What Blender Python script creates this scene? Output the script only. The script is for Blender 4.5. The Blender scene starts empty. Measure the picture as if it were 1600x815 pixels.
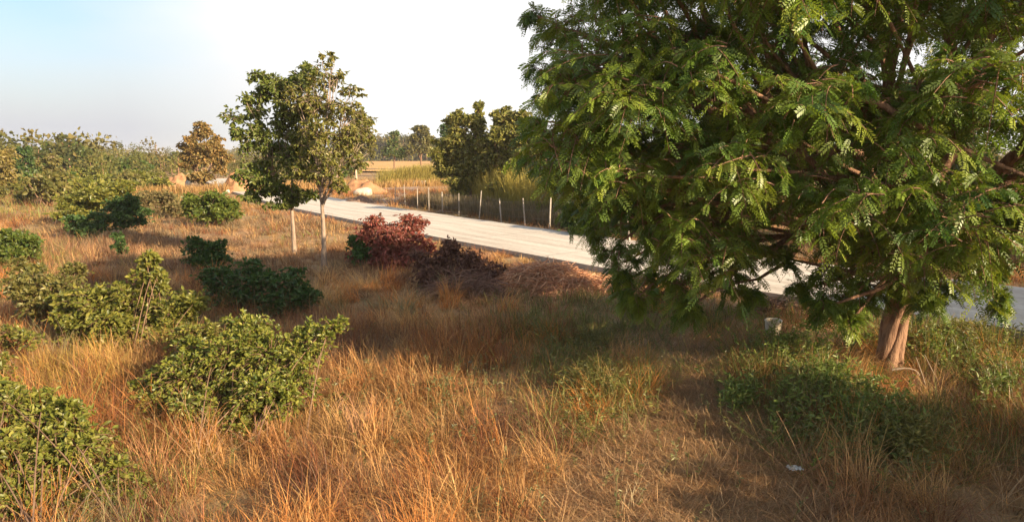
import bpy, math, random
import numpy as np

# ------------------------------------------------------------------ camera
SC = bpy.context.scene
COL = SC.collection
CAM_H, FPX, PITCH = 3.6, 1040.0, math.radians(9.15)
cam_d = bpy.data.cameras.new('camera')
cam_d.sensor_width = 36.0
cam_d.lens = 36.0 * FPX / 1600.0
cam_d.clip_start, cam_d.clip_end = 0.1, 6000.0
cam = bpy.data.objects.new('camera', cam_d)
COL.objects.link(cam)
cam.location = (0, 0, CAM_H)
cam.rotation_euler = (math.radians(90) - PITCH, 0, 0)
SC.camera = cam

# ------------------------------------------------------------------ light
SUN_ELEV = math.radians(21.0)
SUN_AZ = math.atan2(0.83, -0.56)        # compass angle from +Y towards +X: the sun stands behind the camera to the right
sx, sy = math.sin(SUN_AZ) * math.cos(SUN_ELEV), math.cos(SUN_AZ) * math.cos(SUN_ELEV)
sz = math.sin(SUN_ELEV)
world = bpy.data.worlds.new('World')
SC.world = world
world.use_nodes = True
nt = world.node_tree
nt.nodes.clear()
w_out = nt.nodes.new('ShaderNodeOutputWorld')
w_bg = nt.nodes.new('ShaderNodeBackground')
w_bg.inputs['Strength'].default_value = 0.072
sky = nt.nodes.new('ShaderNodeTexSky')
sky.sky_type = 'NISHITA'
sky.sun_disc = False
sky.sun_elevation = SUN_ELEV
sky.sun_rotation = SUN_AZ
sky.air_density = 1.0
sky.dust_density = 0.6
sky.ozone_density = 1.6
tc = nt.nodes.new('ShaderNodeTexCoord')
sep = nt.nodes.new('ShaderNodeSeparateXYZ')
nt.links.new(tc.outputs['Generated'], sep.inputs[0])
noi = nt.nodes.new('ShaderNodeTexNoise')
noi.inputs['Scale'].default_value = 2.2
noi.inputs['Detail'].default_value = 5
mp = nt.nodes.new('ShaderNodeMapping')
mp.inputs['Scale'].default_value = (1, 1, 3.0)
nt.links.new(tc.outputs['Generated'], mp.inputs[0])
nt.links.new(mp.outputs[0], noi.inputs['Vector'])
def wmath(op, a, b=None, clamp=False):
    n = nt.nodes.new('ShaderNodeMath'); n.operation = op; n.use_clamp = clamp
    for i, v in enumerate((a, b)):
        if v is None: continue
        if isinstance(v, (int, float)): n.inputs[i].default_value = v
        else: nt.links.new(v, n.inputs[i])
    return n.outputs[0]
# a thin white veil of high cloud over most of the sky, opening to blue at the upper left; grey dust haze low at the left
nz = wmath('SUBTRACT', noi.outputs[0], 0.5)
veil = wmath('MULTIPLY', wmath('ADD', sep.outputs[0], 0.575), 4.2)
veil = wmath('ADD', veil, wmath('MULTIPLY', nz, 1.6))
veil = wmath('ADD', veil, wmath('MULTIPLY', wmath('MULTIPLY', sep.outputs[1], -1.0, True), 0.6), clamp=True)
veil = wmath('SUBTRACT', veil, wmath('MULTIPLY', wmath('SUBTRACT', sep.outputs[2], 0.45), 1.5, True), clamp=True)
veil = wmath('MULTIPLY', veil, 0.92)
mix0 = nt.nodes.new('ShaderNodeMix')
mix0.data_type = 'RGBA'
nt.links.new(veil, mix0.inputs['Factor'])
nt.links.new(sky.outputs[0], mix0.inputs['A'])
mix0.inputs['B'].default_value = (6.9, 6.75, 6.6, 1)
dust = wmath('MULTIPLY', wmath('SUBTRACT', 0.20, sep.outputs[2]), 6.0, True)
dust = wmath('MULTIPLY', dust, wmath('MULTIPLY', wmath('SUBTRACT', -0.18, sep.outputs[0]), 3.2, True))
mix = nt.nodes.new('ShaderNodeMix')
mix.data_type = 'RGBA'
nt.links.new(dust, mix.inputs['Factor'])
nt.links.new(mix0.outputs['Result'], mix.inputs['A'])
mix.inputs['B'].default_value = (4.2, 4.25, 4.5, 1)
nt.links.new(mix.outputs['Result'], w_bg.inputs['Color'])
nt.links.new(w_bg.outputs[0], w_out.inputs['Surface'])

sun_d = bpy.data.lights.new('sun', 'SUN')
sun_d.energy = 5.0
sun_d.angle = math.radians(0.55)
sun_d.color = (1.0, 0.79, 0.53)
sun = bpy.data.objects.new('sun', sun_d)
COL.objects.link(sun)
sun.rotation_euler = (math.pi / 2 - SUN_ELEV, 0, math.pi - SUN_AZ)
sun.location = (sx * 60, sy * 60, sz * 60)

SC.view_settings.view_transform = 'Standard'
SC.view_settings.look = 'None'
SC.view_settings.exposure = 1.24
SC.view_settings.gamma = 1.0
SC.view_settings.use_curve_mapping = False
SC.render.engine = 'CYCLES'
SC.cycles.max_bounces = 6
SC.cycles.diffuse_bounces = 3
SC.cycles.transmission_bounces = 4
SC.cycles.volume_bounces = 0
SC.cycles.use_denoising = True

# ------------------------------------------------------------------ helpers
rng = np.random.default_rng(11)
A = np.array
CP, SP = math.cos(PITCH), math.sin(PITCH)

def at(px, py, Y, dx=0):
    """a world point seen at photo pixel (px, py) standing Y metres in front of the camera"""
    u, v = (px - 800) / FPX, -(py - 407.5) / FPX
    d = A([u, CP + v * SP, -SP + v * CP])
    return A([0, 0, CAM_H]) + d * (Y / d[1])

def G(px, py):
    u, v = (px - 800) / FPX, -(py - 407.5) / FPX
    d = A([u, CP + v * SP, -SP + v * CP])
    p = A([0, 0, CAM_H]) + d * (CAM_H / -d[2])
    return A([p[0], p[1], H(p[0], p[1])])

def proj(P):
    P = np.asarray(P)
    x, y, z = P[..., 0], P[..., 1], P[..., 2] - CAM_H
    dep = y * CP - z * SP
    up = y * SP + z * CP
    dep = np.where(dep < 0.05, 0.05, dep)
    return 800 + x / dep * FPX, 407.5 - up / dep * FPX

_lat = np.random.default_rng(5).random((256, 256))
def vn(x, y):
    x = np.asarray(x, float); y = np.asarray(y, float)
    xi, yi = np.floor(x).astype(int), np.floor(y).astype(int)
    fx, fy = x - xi, y - yi
    fx, fy = fx * fx * (3 - 2 * fx), fy * fy * (3 - 2 * fy)
    a, b = _lat[xi & 255, yi & 255], _lat[(xi + 1) & 255, yi & 255]
    c, d = _lat[xi & 255, (yi + 1) & 255], _lat[(xi + 1) & 255, (yi + 1) & 255]
    return (a * (1 - fx) + b * fx) * (1 - fy) + (c * (1 - fx) + d * fx) * fy

def fbm(x, y, o=3):
    s, a, t = 0, 1, 0
    for i in range(o):
        s = s + a * vn(x * 2 ** i + 17 * i, y * 2 ** i + 31 * i); t += a; a *= 0.5
    return s / t

# near edge and far edge of the concrete road, metres
ROAD_N = A([(30.0, -8.0), (20.0, 2.4), (9.9, 12.9), (3.03, 19.7), (-3.2, 27.7), (-8.9, 35.6), (-15.2, 44.2), (-25.8, 61.5), (-43.0, 92.0)])
ROAD_F = A([(34.5, -4.6), (24.2, 5.8), (14.0, 16.2), (7.3, 23.4), (1.1, 31.2), (-4.6, 38.9), (-11.0, 47.6), (-21.6, 64.9), (-38.9, 95.2)])
ROAD_C = (ROAD_N + ROAD_F) / 2
def road_dist(x, y):
    x = np.asarray(x, float); y = np.asarray(y, float)
    best = np.full(np.broadcast(x, y).shape, 1e9)
    for (ax, ay), (bx, by) in zip(ROAD_C[:-1], ROAD_C[1:]):
        dx, dy = bx - ax, by - ay
        t = np.clip(((x - ax) * dx + (y - ay) * dy) / (dx * dx + dy * dy), 0, 1)
        best = np.minimum(best, np.hypot(x - ax - t * dx, y - ay - t * dy))
    return best

def H(x, y):
    m = np.clip((road_dist(x, y) - 3.2) / 3.0, 0, 1)
    d = np.hypot(x, y)
    near = np.clip(1.4 - d / 60.0, 0.25, 1)
    h = (fbm(np.asarray(x) / 3.1 + 40, np.asarray(y) / 3.1 + 60) - 0.5) * 0.34 * near
    return h * m

def norm(v):
    return v / np.maximum(np.linalg.norm(v, axis=-1, keepdims=True), 1e-9)

def mesh_np(name, V, Q, mat, col=None, parent=None, smooth=False, loc=None):
    me = bpy.data.meshes.new(name)
    V = np.ascontiguousarray(V, dtype=np.float32).reshape(-1, 3)
    if loc is not None:
        V = V - np.asarray(loc, dtype=np.float32)
    Q = np.ascontiguousarray(Q, dtype=np.int32)
    k = Q.shape[1]
    me.vertices.add(len(V)); me.vertices.foreach_set('co', V.ravel())
    me.loops.add(Q.size); me.loops.foreach_set('vertex_index', Q.ravel())
    me.polygons.add(len(Q))
    me.polygons.foreach_set('loop_start', np.arange(0, Q.size, k, dtype=np.int32))
    me.polygons.foreach_set('use_smooth', np.full(len(Q), smooth))
    me.update(calc_edges=True)
    if col is not None:
        at_ = me.attributes.new('Col', 'FLOAT_COLOR', 'POINT')
        c = np.ones((len(V), 4), dtype=np.float32); c[:, :3] = col
        at_.data.foreach_set('color', c.ravel())
    me.materials.append(mat)
    ob = bpy.data.objects.new(name, me)
    COL.objects.link(ob)
    if parent is not None: ob.parent = parent
    return ob

class MB:
    def __init__(s): s.V, s.Q, s.C, s.n = [], [], [], 0
    def add(s, V, Q, c=None):
        V = np.asarray(V, float).reshape(-1, 3); Q = np.asarray(Q, int)
        s.V.append(V); s.Q.append(Q + s.n)
        if c is None: c = (0.5, 0.5, 0.5)
        s.C.append(np.broadcast_to(np.asarray(c, float), (len(V), 3))); s.n += len(V)
        return s
    def build(s, name, mat, parent=None, smooth=False, loc=None):
        return mesh_np(name, np.concatenate(s.V), np.concatenate(s.Q), mat, np.concatenate(s.C), parent, smooth, loc)

def tubes(P, R, sides=5):
    """P (N,k,3) polylines, R (N,k) radii -> verts, quads"""
    P = np.asarray(P, float); R = np.asarray(R, float)
    if P.ndim == 2: P, R = P[None], R[None]
    N, k, _ = P.shape
    T = norm(np.gradient(P, axis=1))
    m = norm(P[:, -1] - P[:, 0])
    ref = np.where(np.abs(m[:, 2:3]) > 0.85, A([[1.0, 0.1, 0]]), A([[0, 0.1, 1.0]]))[:, None, :]
    U = norm(np.cross(T, ref)); W = np.cross(T, U)
    a = np.arange(sides) / sides * 2 * math.pi
    V = P[:, :, None] + R[:, :, None, None] * (np.cos(a)[:, None] * U[:, :, None] + np.sin(a)[:, None] * W[:, :, None])
    i = np.arange(sides); j = (i + 1) % sides
    r = np.arange(k - 1)
    q = np.stack([r[:, None] * sides + i, r[:, None] * sides + j, (r[:, None] + 1) * sides + j, (r[:, None] + 1) * sides + i], -1).reshape(-1, 4)
    Q = (q[None] + (np.arange(N) * k * sides)[:, None, None]).reshape(-1, 4)
    return V.reshape(-1, 3), Q

def bez(a, b, c, k):
    t = np.linspace(0, 1, k)[:, None]
    return (1 - t) ** 2 * a + 2 * t * (1 - t) * b + t * t * c

def leaf_broad(P, D, size, wid, g, fold=0.25):
    """folded six-vertex leaves"""
    n = len(P)
    D = norm(D)
    S = norm(np.cross(D, g.normal(size=(n, 3)) * 0.85 + A([0, 0, 1.0])))
    Nn = np.cross(S, D)
    L = size[:, None]; W = (size * wid)[:, None]
    f = fold
    v = np.stack([P, P + D * L * .38 + S * W * .5 + Nn * W * f, P + D * L * .72 + S * W * .38 + Nn * W * f * .4,
                  P + D * L - Nn * L * .06, P + D * L * .72 - S * W * .38 + Nn * W * f * .4, P + D * L * .38 - S * W * .5 + Nn * W * f], 1)
    q = A([[0, 1, 2, 3], [0, 3, 4, 5]])
    Q = (q[None] + (np.arange(n) * 6)[:, None, None]).reshape(-1, 4)
    return v.reshape(-1, 3), Q, 6

def leaf_pinnate(P, D, L, g, pairs=7, ll=0.05, lw=0.018, droop=0.35):
    """feather leaves: rachis with opposite leaflets, each leaflet one folded quad"""
    n = len(P)
    D = norm(D)
    S = norm(np.cross(D, g.normal(size=(n, 3)) * 0.75 + A([0.35, -0.25, 1.0])))
    t = (np.arange(pairs) + 1) / pairs
    Z = A([0, 0, -1.0])
    C = P[:, None] + D[:, None] * (L[:, None, None] * t[None, :, None]) + Z * (L[:, None, None] * droop * (t ** 2)[None, :, None])
    T = norm(D[:, None] + Z * (2 * droop * t)[None, :, None])
    Nn = norm(np.cross(S[:, None], T))
    out = []
    for s in (-1, 1):
        d = norm(S[:, None] * s * 0.85 + T * 0.6 + Z * 0.18 + g.normal(size=C.shape) * 0.10)
        side = norm(np.cross(d, Nn))
        l = (ll * (0.75 + 0.5 * np.sin(math.pi * t * 0.85)))[None, :, None] * g.uniform(.85, 1.2, (n, 1, 1))
        w = lw * l / ll
        out.append(np.stack([C, C + d * l * .5 + side * w * .5, C + d * l, C + d * l * .5 - side * w * .5], 2))
    v = np.concatenate(out, 1)                       # n, 2*pairs, 4, 3
    m = v.shape[0] * v.shape[1]
    Q = np.arange(m * 4).reshape(-1, 4)
    return v.reshape(-1, 3), Q, 4 * 2 * pairs

def leafcol(n, cols, g, jit=0.18):
    """random mix of a plant's own leaf colours"""
    cols = A(cols, dtype=float)
    w = g.dirichlet(np.full(len(cols), 0.7), n)
    c = w @ cols
    return c * g.uniform(1 - jit, 1 + jit, (n, 1))

# ------------------------------------------------------------------ materials
def newmat(name):
    m = bpy.data.materials.new(name); m.use_nodes = True
    m.node_tree.nodes.clear()
    return m, m.node_tree
def N(t, typ, **kw):
    n = t.nodes.new(typ)
    for k, v in kw.items():
        if k in n.inputs.keys(): n.inputs[k].default_value = v
        else: setattr(n, k, v)
    return n
def leaf_mat(name, trans=0.3, rough=0.5, spec=0.35, tint=(1.15, 1.1, 0.6)):
    m, t = newmat(name)
    o = N(t, 'ShaderNodeOutputMaterial')
    a = N(t, 'ShaderNodeAttribute'); a.attribute_name = 'Col'
    p = N(t, 'ShaderNodeBsdfPrincipled')
    p.inputs['Roughness'].default_value = rough
    p.inputs['Specular IOR Level'].default_value = spec
    tr = N(t, 'ShaderNodeBsdfTranslucent')
    mu = N(t, 'ShaderNodeMix'); mu.data_type = 'RGBA'; mu.blend_type = 'MULTIPLY'; mu.inputs['Factor'].default_value = 1
    mu.inputs['B'].default_value = (*tint, 1)
    mx = N(t, 'ShaderNodeMixShader'); mx.inputs[0].default_value = trans
    t.links.new(a.outputs['Color'], p.inputs['Base Color'])
    t.links.new(a.outputs['Color'], mu.inputs['A'])
    t.links.new(mu.outputs['Result'], tr.inputs['Color'])
    t.links.new(p.outputs[0], mx.inputs[1]); t.links.new(tr.outputs[0], mx.inputs[2])
    t.links.new(mx.outputs[0], o.inputs['Surface'])
    return m
def noise_mat(name, cols, scale, rough=0.9, bump=0.3, bscale=None, detail=6, stretch=(1, 1, 1), bdist=0.02, coord='Object', spec=0.2):
    m, t = newmat(name)
    o = N(t, 'ShaderNodeOutputMaterial')
    p = N(t, 'ShaderNodeBsdfPrincipled'); p.inputs['Roughness'].default_value = rough
    p.inputs['Specular IOR Level'].default_value = spec
    c = N(t, 'ShaderNodeTexCoord'); mp = N(t, 'ShaderNodeMapping'); mp.inputs['Scale'].default_value = stretch
    n = N(t, 'ShaderNodeTexNoise'); n.inputs['Scale'].default_value = scale; n.inputs['Detail'].default_value = detail
    n.inputs['Roughness'].default_value = 0.65
    r = N(t, 'ShaderNodeValToRGB')
    e = r.color_ramp.elements
    while len(e) < len(cols): e.new(0.5)
    for i, cc in enumerate(cols):
        e[i].position = 0.28 + 0.44 * i / (len(cols) - 1); e[i].color = (*cc, 1)
    t.links.new(c.outputs[coord], mp.inputs[0]); t.links.new(mp.outputs[0], n.inputs['Vector'])
    t.links.new(n.outputs[0], r.inputs[0]); t.links.new(r.outputs[0], p.inputs['Base Color'])
    if bump:
        nb = N(t, 'ShaderNodeTexNoise'); nb.inputs['Scale'].default_value = bscale or scale * 4; nb.inputs['Detail'].default_value = 5
        t.links.new(mp.outputs[0], nb.inputs['Vector'])
        b = N(t, 'ShaderNodeBump'); b.inputs['Strength'].default_value = bump; b.inputs['Distance'].default_value = bdist
        t.links.new(nb.outputs[0], b.inputs['Height']); t.links.new(b.outputs[0], p.inputs['Normal'])
    t.links.new(p.outputs[0], o.inputs['Surface'])
    return m

M_leaf = leaf_mat('leaf', 0.34, 0.42, 0.45)
M_leafdull = leaf_mat('leaf_dull', 0.28, 0.7, 0.15)
M_grass = leaf_mat('grass_blade', 0.20, 0.55, 0.25, (1.1, 0.95, 0.7))
M_bark = noise_mat('bark', [(0.10, 0.055, 0.035), (0.28, 0.16, 0.10), (0.44, 0.27, 0.17)], 5, stretch=(3, 3, .7), bump=0.8, bdist=0.03)
M_palebark = noise_mat('pale_bark', [(0.26, 0.19, 0.14), (0.45, 0.35, 0.26), (0.58, 0.48, 0.37)], 6, stretch=(2, 2, .6), bump=0.5)
M_twig = noise_mat('twig', [(0.14, 0.08, 0.05), (0.30, 0.19, 0.12)], 9, bump=0)
M_deadwood = noise_mat('dead_wood', [(0.26, 0.19, 0.13), (0.46, 0.36, 0.27)], 8, bump=0.3)
M_post = noise_mat('post_concrete', [(0.26, 0.22, 0.18), (0.50, 0.44, 0.37)], 6, bump=0.4)
M_wire = noise_mat('wire_metal', [(0.18, 0.16, 0.15), (0.3, 0.27, 0.25)], 20, bump=0, rough=0.5, spec=0.5)
M_bucket = noise_mat('bucket_plastic', [(0.60, 0.50, 0.37), (0.78, 0.68, 0.53)], 9, bump=0.1, rough=0.55, spec=0.4)
M_soil = noise_mat('soil', [(0.20, 0.11, 0.065), (0.36, 0.21, 0.12), (0.50, 0.31, 0.18)], 2.2, bump=0.9, bdist=0.06, bscale=14)
M_sand = noise_mat('sand_mat', [(0.18, 0.09, 0.05), (0.38, 0.20, 0.10), (0.46, 0.26, 0.14)], 1.6, bump=0.8, bdist=0.05, bscale=9)
M_stone = noise_mat('stone_mat', [(0.40, 0.35, 0.28), (0.66, 0.60, 0.50)], 5, bump=0.7, bdist=0.03)
M_debris = noise_mat('debris_mat', [(0.08, 0.05, 0.035), (0.22, 0.14, 0.10), (0.34, 0.22, 0.15)], 6, bump=1.0, bdist=0.06, bscale=16)
M_white = noise_mat('white_scrap', [(0.62, 0.62, 0.58), (0.82, 0.82, 0.78)], 9, bump=0.2)

def ground_material():
    m, t = newmat('dry_ground')
    o = N(t, 'ShaderNodeOutputMaterial')
    p = N(t, 'ShaderNodeBsdfPrincipled'); p.inputs['Roughness'].default_value = 0.95
    p.inputs['Specular IOR Level'].default_value = 0.1
    c = N(t, 'ShaderNodeTexCoord')
    def noise(s, d=6, r=0.6):
        n = N(t, 'ShaderNodeTexNoise'); n.inputs['Scale'].default_value = s; n.inputs['Detail'].default_value = d
        n.inputs['Roughness'].default_value = r
        t.links.new(c.outputs['Object'], n.inputs['Vector']); return n
    def ramp(src, stops):
        r = N(t, 'ShaderNodeValToRGB'); e = r.color_ramp.elements
        while len(e) < len(stops): e.new(0.5)
        for i, (q, cc) in enumerate(stops): e[i].position = q; e[i].color = (*cc, 1)
        t.links.new(src, r.inputs[0]); return r.outputs[0]
    def mixc(f, a, b, mode='MIX'):
        x = N(t, 'ShaderNodeMix'); x.data_type = 'RGBA'; x.blend_type = mode
        if isinstance(f, float): x.inputs['Factor'].default_value = f
        else: t.links.new(f, x.inputs['Factor'])
        for k, v in (('A', a), ('B', b)):
            if isinstance(v, tuple): x.inputs[k].default_value = (*v, 1)
            else: t.links.new(v, x.inputs[k])
        return x.outputs['Result']
    fine = ramp(noise(24, 8, 0.75).outputs[0], [(0.30, (0.12, 0.07, 0.045)), (0.5, (0.30, 0.19, 0.11)), (0.7, (0.50, 0.35, 0.20))])
    big = ramp(noise(0.35, 4).outputs[0], [(0.35, (0.40, 0.20, 0.10)), (0.52, (0.44, 0.30, 0.15)), (0.68, (0.20, 0.20, 0.08))])
    base = mixc(0.55, fine, big)
    t.links.new(base, p.inputs['Base Color'])
    b = N(t, 'ShaderNodeBump'); b.inputs['Strength'].default_value = 0.9; b.inputs['Distance'].default_value = 0.05
    t.links.new(noise(12, 8, .7).outputs[0], b.inputs['Height']); t.links.new(b.outputs[0], p.inputs['Normal'])
    t.links.new(p.outputs[0], o.inputs['Surface'])
    return m
M_ground = ground_material()

def road_material():
    m, t = newmat('road_concrete')
    o = N(t, 'ShaderNodeOutputMaterial')
    p = N(t, 'ShaderNodeBsdfPrincipled'); p.inputs['Roughness'].default_value = 0.85
    p.inputs['Specular IOR Level'].default_value = 0.25
    c = N(t, 'ShaderNodeTexCoord')
    mp = N(t, 'ShaderNodeMapping'); mp.inputs['Rotation'].default_value = (0, 0, math.radians(-37)); mp0 = N(t, 'ShaderNodeMapping'); mp0.inputs['Rotation'].default_value = mp.inputs['Rotation'].default_value[:]; mp.inputs['Rotation'].default_value = (0, 0, 0)
    mp.inputs['Scale'].default_value = (1.7, .10, 1)
    t.links.new(c.outputs['Object'], mp0.inputs[0]); t.links.new(mp0.outputs[0], mp.inputs[0])
    n1 = N(t, 'ShaderNodeTexNoise'); n1.inputs['Scale'].default_value = 1.3; n1.inputs['Detail'].default_value = 7; n1.inputs['Roughness'].default_value = .7
    t.links.new(mp.outputs[0], n1.inputs['Vector'])
    n2 = N(t, 'ShaderNodeTexNoise'); n2.inputs['Scale'].default_value = 7; n2.inputs['Detail'].default_value = 6
    t.links.new(c.outputs['Object'], n2.inputs['Vector'])
    r = N(t, 'ShaderNodeValToRGB'); e = r.color_ramp.elements
    e[0].position = .36; e[0].color = (0.47, 0.40, 0.33, 1); e[1].position = .58; e[1].color = (0.63, 0.575, 0.49, 1)
    t.links.new(n1.outputs[0], r.inputs[0])
    x = N(t, 'ShaderNodeMix'); x.data_type = 'RGBA'; x.blend_type = 'OVERLAY'; x.inputs['Factor'].default_value = .25
    t.links.new(r.outputs[0], x.inputs['A']); t.links.new(n2.outputs[0], x.inputs['B'])
    t.links.new(x.outputs['Result'], p.inputs['Base Color'])
    b = N(t, 'ShaderNodeBump'); b.inputs['Strength'].default_value = .35; b.inputs['Distance'].default_value = .01
    t.links.new(n2.outputs[0], b.inputs['Height']); t.links.new(b.outputs[0], p.inputs['Normal'])
    t.links.new(p.outputs[0], o.inputs['Surface'])
    return m
M_road = road_material()
M_kerbface = noise_mat('slab_side', [(0.30, 0.26, 0.22), (0.50, 0.45, 0.39)], 3, bump=0.6)
M_joint = noise_mat('joint_tar', [(0.10, 0.09, 0.08), (0.2, 0.18, 0.16)], 9, bump=0)

# ------------------------------------------------------------------ tagging
def tag(o, label=None, cat=None, group=None, kind=None):
    if label: o['label'] = label
    if cat: o['category'] = cat
    if group: o['group'] = group
    if kind: o['kind'] = kind
    return o
def thing(name, label, cat, loc, group=None, kind=None):
    o = bpy.data.objects.new(name, None)
    o.empty_display_size = 0.2
    COL.objects.link(o); o.location = tuple(float(q) for q in loc)
    return tag(o, label, cat, group, kind)

# ------------------------------------------------------------------ ground
def axis(lo, hi, fine_lo, fine_hi, step, grow=1.16):
    v = list(np.arange(fine_lo, fine_hi + 1e-6, step))
    s, x = step, fine_hi
    while x < hi: s *= grow; x += s; v.append(min(x, hi))
    s, x = step, fine_lo
    lo_ = []
    while x > lo: s *= grow; x -= s; lo_.append(max(x, lo))
    return A(lo_[::-1] + v)
gx = axis(-2500, 2500, -34, 30, 0.4); gy = axis(-300, 4000, -2, 62, 0.4)
GX, GY = np.meshgrid(gx, gy, indexing='ij')
V = np.stack([GX, GY, H(GX, GY)], -1).reshape(-1, 3)
i, j = np.meshgrid(np.arange(len(gx) - 1), np.arange(len(gy) - 1), indexing='ij')
n_ = len(gy)
Q = np.stack([i * n_ + j, (i + 1) * n_ + j, (i + 1) * n_ + j + 1, i * n_ + j + 1], -1).reshape(-1, 4)
tag(mesh_np('ground', V, Q, M_ground, smooth=True), kind='structure')

# road: a raised concrete slab
def strip(L, R, z0, z1):
    """closed slab between two polylines"""
    n = len(L)
    V = np.concatenate([np.c_[L, np.full(n, z1)], np.c_[R, np.full(n, z1)], np.c_[L, np.full(n, z0)], np.c_[R, np.full(n, z0)]])
    k = np.arange(n - 1)
    top = np.stack([k + n, k + n + 1, k + 1, k], -1)
    ls = np.stack([k, k + 1, k + 1 + 2 * n, k + 2 * n], -1)
    rs = np.stack([k + n, k + 3 * n, k + 1 + 3 * n, k + n + 1], -1)
    return V, top, np.concatenate([ls, rs])
def resample(P, step, wob=0.0, seed=0):
    out = []
    for a, b in zip(P[:-1], P[1:]):
        m = max(1, int(np.linalg.norm(b - a) / step))
        out += [a + (b - a) * q / m for q in range(m)]
    out.append(P[-1]); out = A(out)
    if wob: out = out + (vn(out * [[2.1, 2.1]] + seed, out[:, ::-1] + 9)[:, :2] - .5) * wob
    return out
RN = A([ROAD_N[0] + (ROAD_N[-1] - ROAD_N[0]) * 0]) if False else None
nseg = 90
def along(P, n):
    d = np.r_[0, np.cumsum(np.linalg.norm(np.diff(P, axis=0), axis=1))]
    s = np.linspace(0, d[-1], n)
    return np.c_[np.interp(s, d, P[:, 0]), np.interp(s, d, P[:, 1])]
EN, EF = along(ROAD_N, nseg), along(ROAD_F, nseg)
rV, rTop, rSide = strip(EN, EF, -0.25, 0.17)
road = tag(mesh_np('road', rV, np.concatenate([rTop, rSide]), M_road), kind='structure')
road.data.materials.append(M_kerbface)
mi = np.zeros(len(rTop) + len(rSide), dtype=np.int32); mi[len(rTop):] = 1
road.data.polygons.foreach_set('material_index', mi)
jb = MB()
for s in range(6, nseg - 1, 4):
    a, b = EN[s], EF[s]
    d = norm((EN[s + 1] - EN[s])[None])[0] * 0.012
    a2, b2 = a + (b - a) * .004, b + (a - b) * .004
    jb.add([[*(a2 - d), .174], [*(b2 - d), .174], [*(b2 + d), .174], [*(a2 + d), .174]], [[0, 1, 2, 3]])
tag(jb.build('road_joint', M_joint), kind='structure')

def patch(name, pts, z, mat, nx=30, ny=12):
    """a ragged-edged ground sheet between four corners, a few mm above the soil"""
    a, b, c, d = [A(p) for p in pts]
    u, v = np.meshgrid(np.linspace(0, 1, nx), np.linspace(0, 1, ny), indexing='ij')
    P = (a * (1 - u)[..., None] + b * u[..., None]) * (1 - v)[..., None] + (d * (1 - u)[..., None] + c * u[..., None]) * v[..., None]
    w = np.linalg.norm(b - a) * .05
    edge = (np.abs(v - .5) * 2)[..., None] ** 3
    P = P + (np.stack([fbm(P[..., 0] / w, P[..., 1] / w), fbm(P[..., 1] / w + 9, P[..., 0] / w)], -1) - .5) * w * 2 * edge
    Z = H(P[..., 0], P[..., 1]) + z
    V = np.concatenate([P, Z[..., None]], -1).reshape(-1, 3)
    i, j = np.meshgrid(np.arange(nx - 1), np.arange(ny - 1), indexing='ij')
    Q = np.stack([i * ny + j, (i + 1) * ny + j, (i + 1) * ny + j + 1, i * ny + j + 1], -1).reshape(-1, 4)
    return tag(mesh_np(name, V, Q, mat, smooth=True), kind='structure')
M_field = noise_mat('stubble', [(0.34, 0.19, 0.07), (0.62, 0.36, 0.13), (0.46, 0.26, 0.09)], 0.15, bump=0.4, bscale=3, stretch=(1, 2, 1))
patch('dry_field', [(-48, 128), (-10, 128), (-18, 300), (-80, 300)], 0.30, M_field)
M_track = noise_mat('track_soil', [(0.24, 0.16, 0.11), (0.36, 0.25, 0.18), (0.48, 0.36, 0.26)], 0.8, bump=0.7, bdist=.05, bscale=9)
patch('dirt_track', [(-8.5, 43.5), (-13.0, 49.5), (-17.0, 92), (-11.0, 92)], 0.06, M_track)
patch('verge', [(12.0, 21.8), (-10.0, 49.6), (-8.9, 50.6), (13.2, 22.9)], 0.05, M_track, 60, 6)

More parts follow.
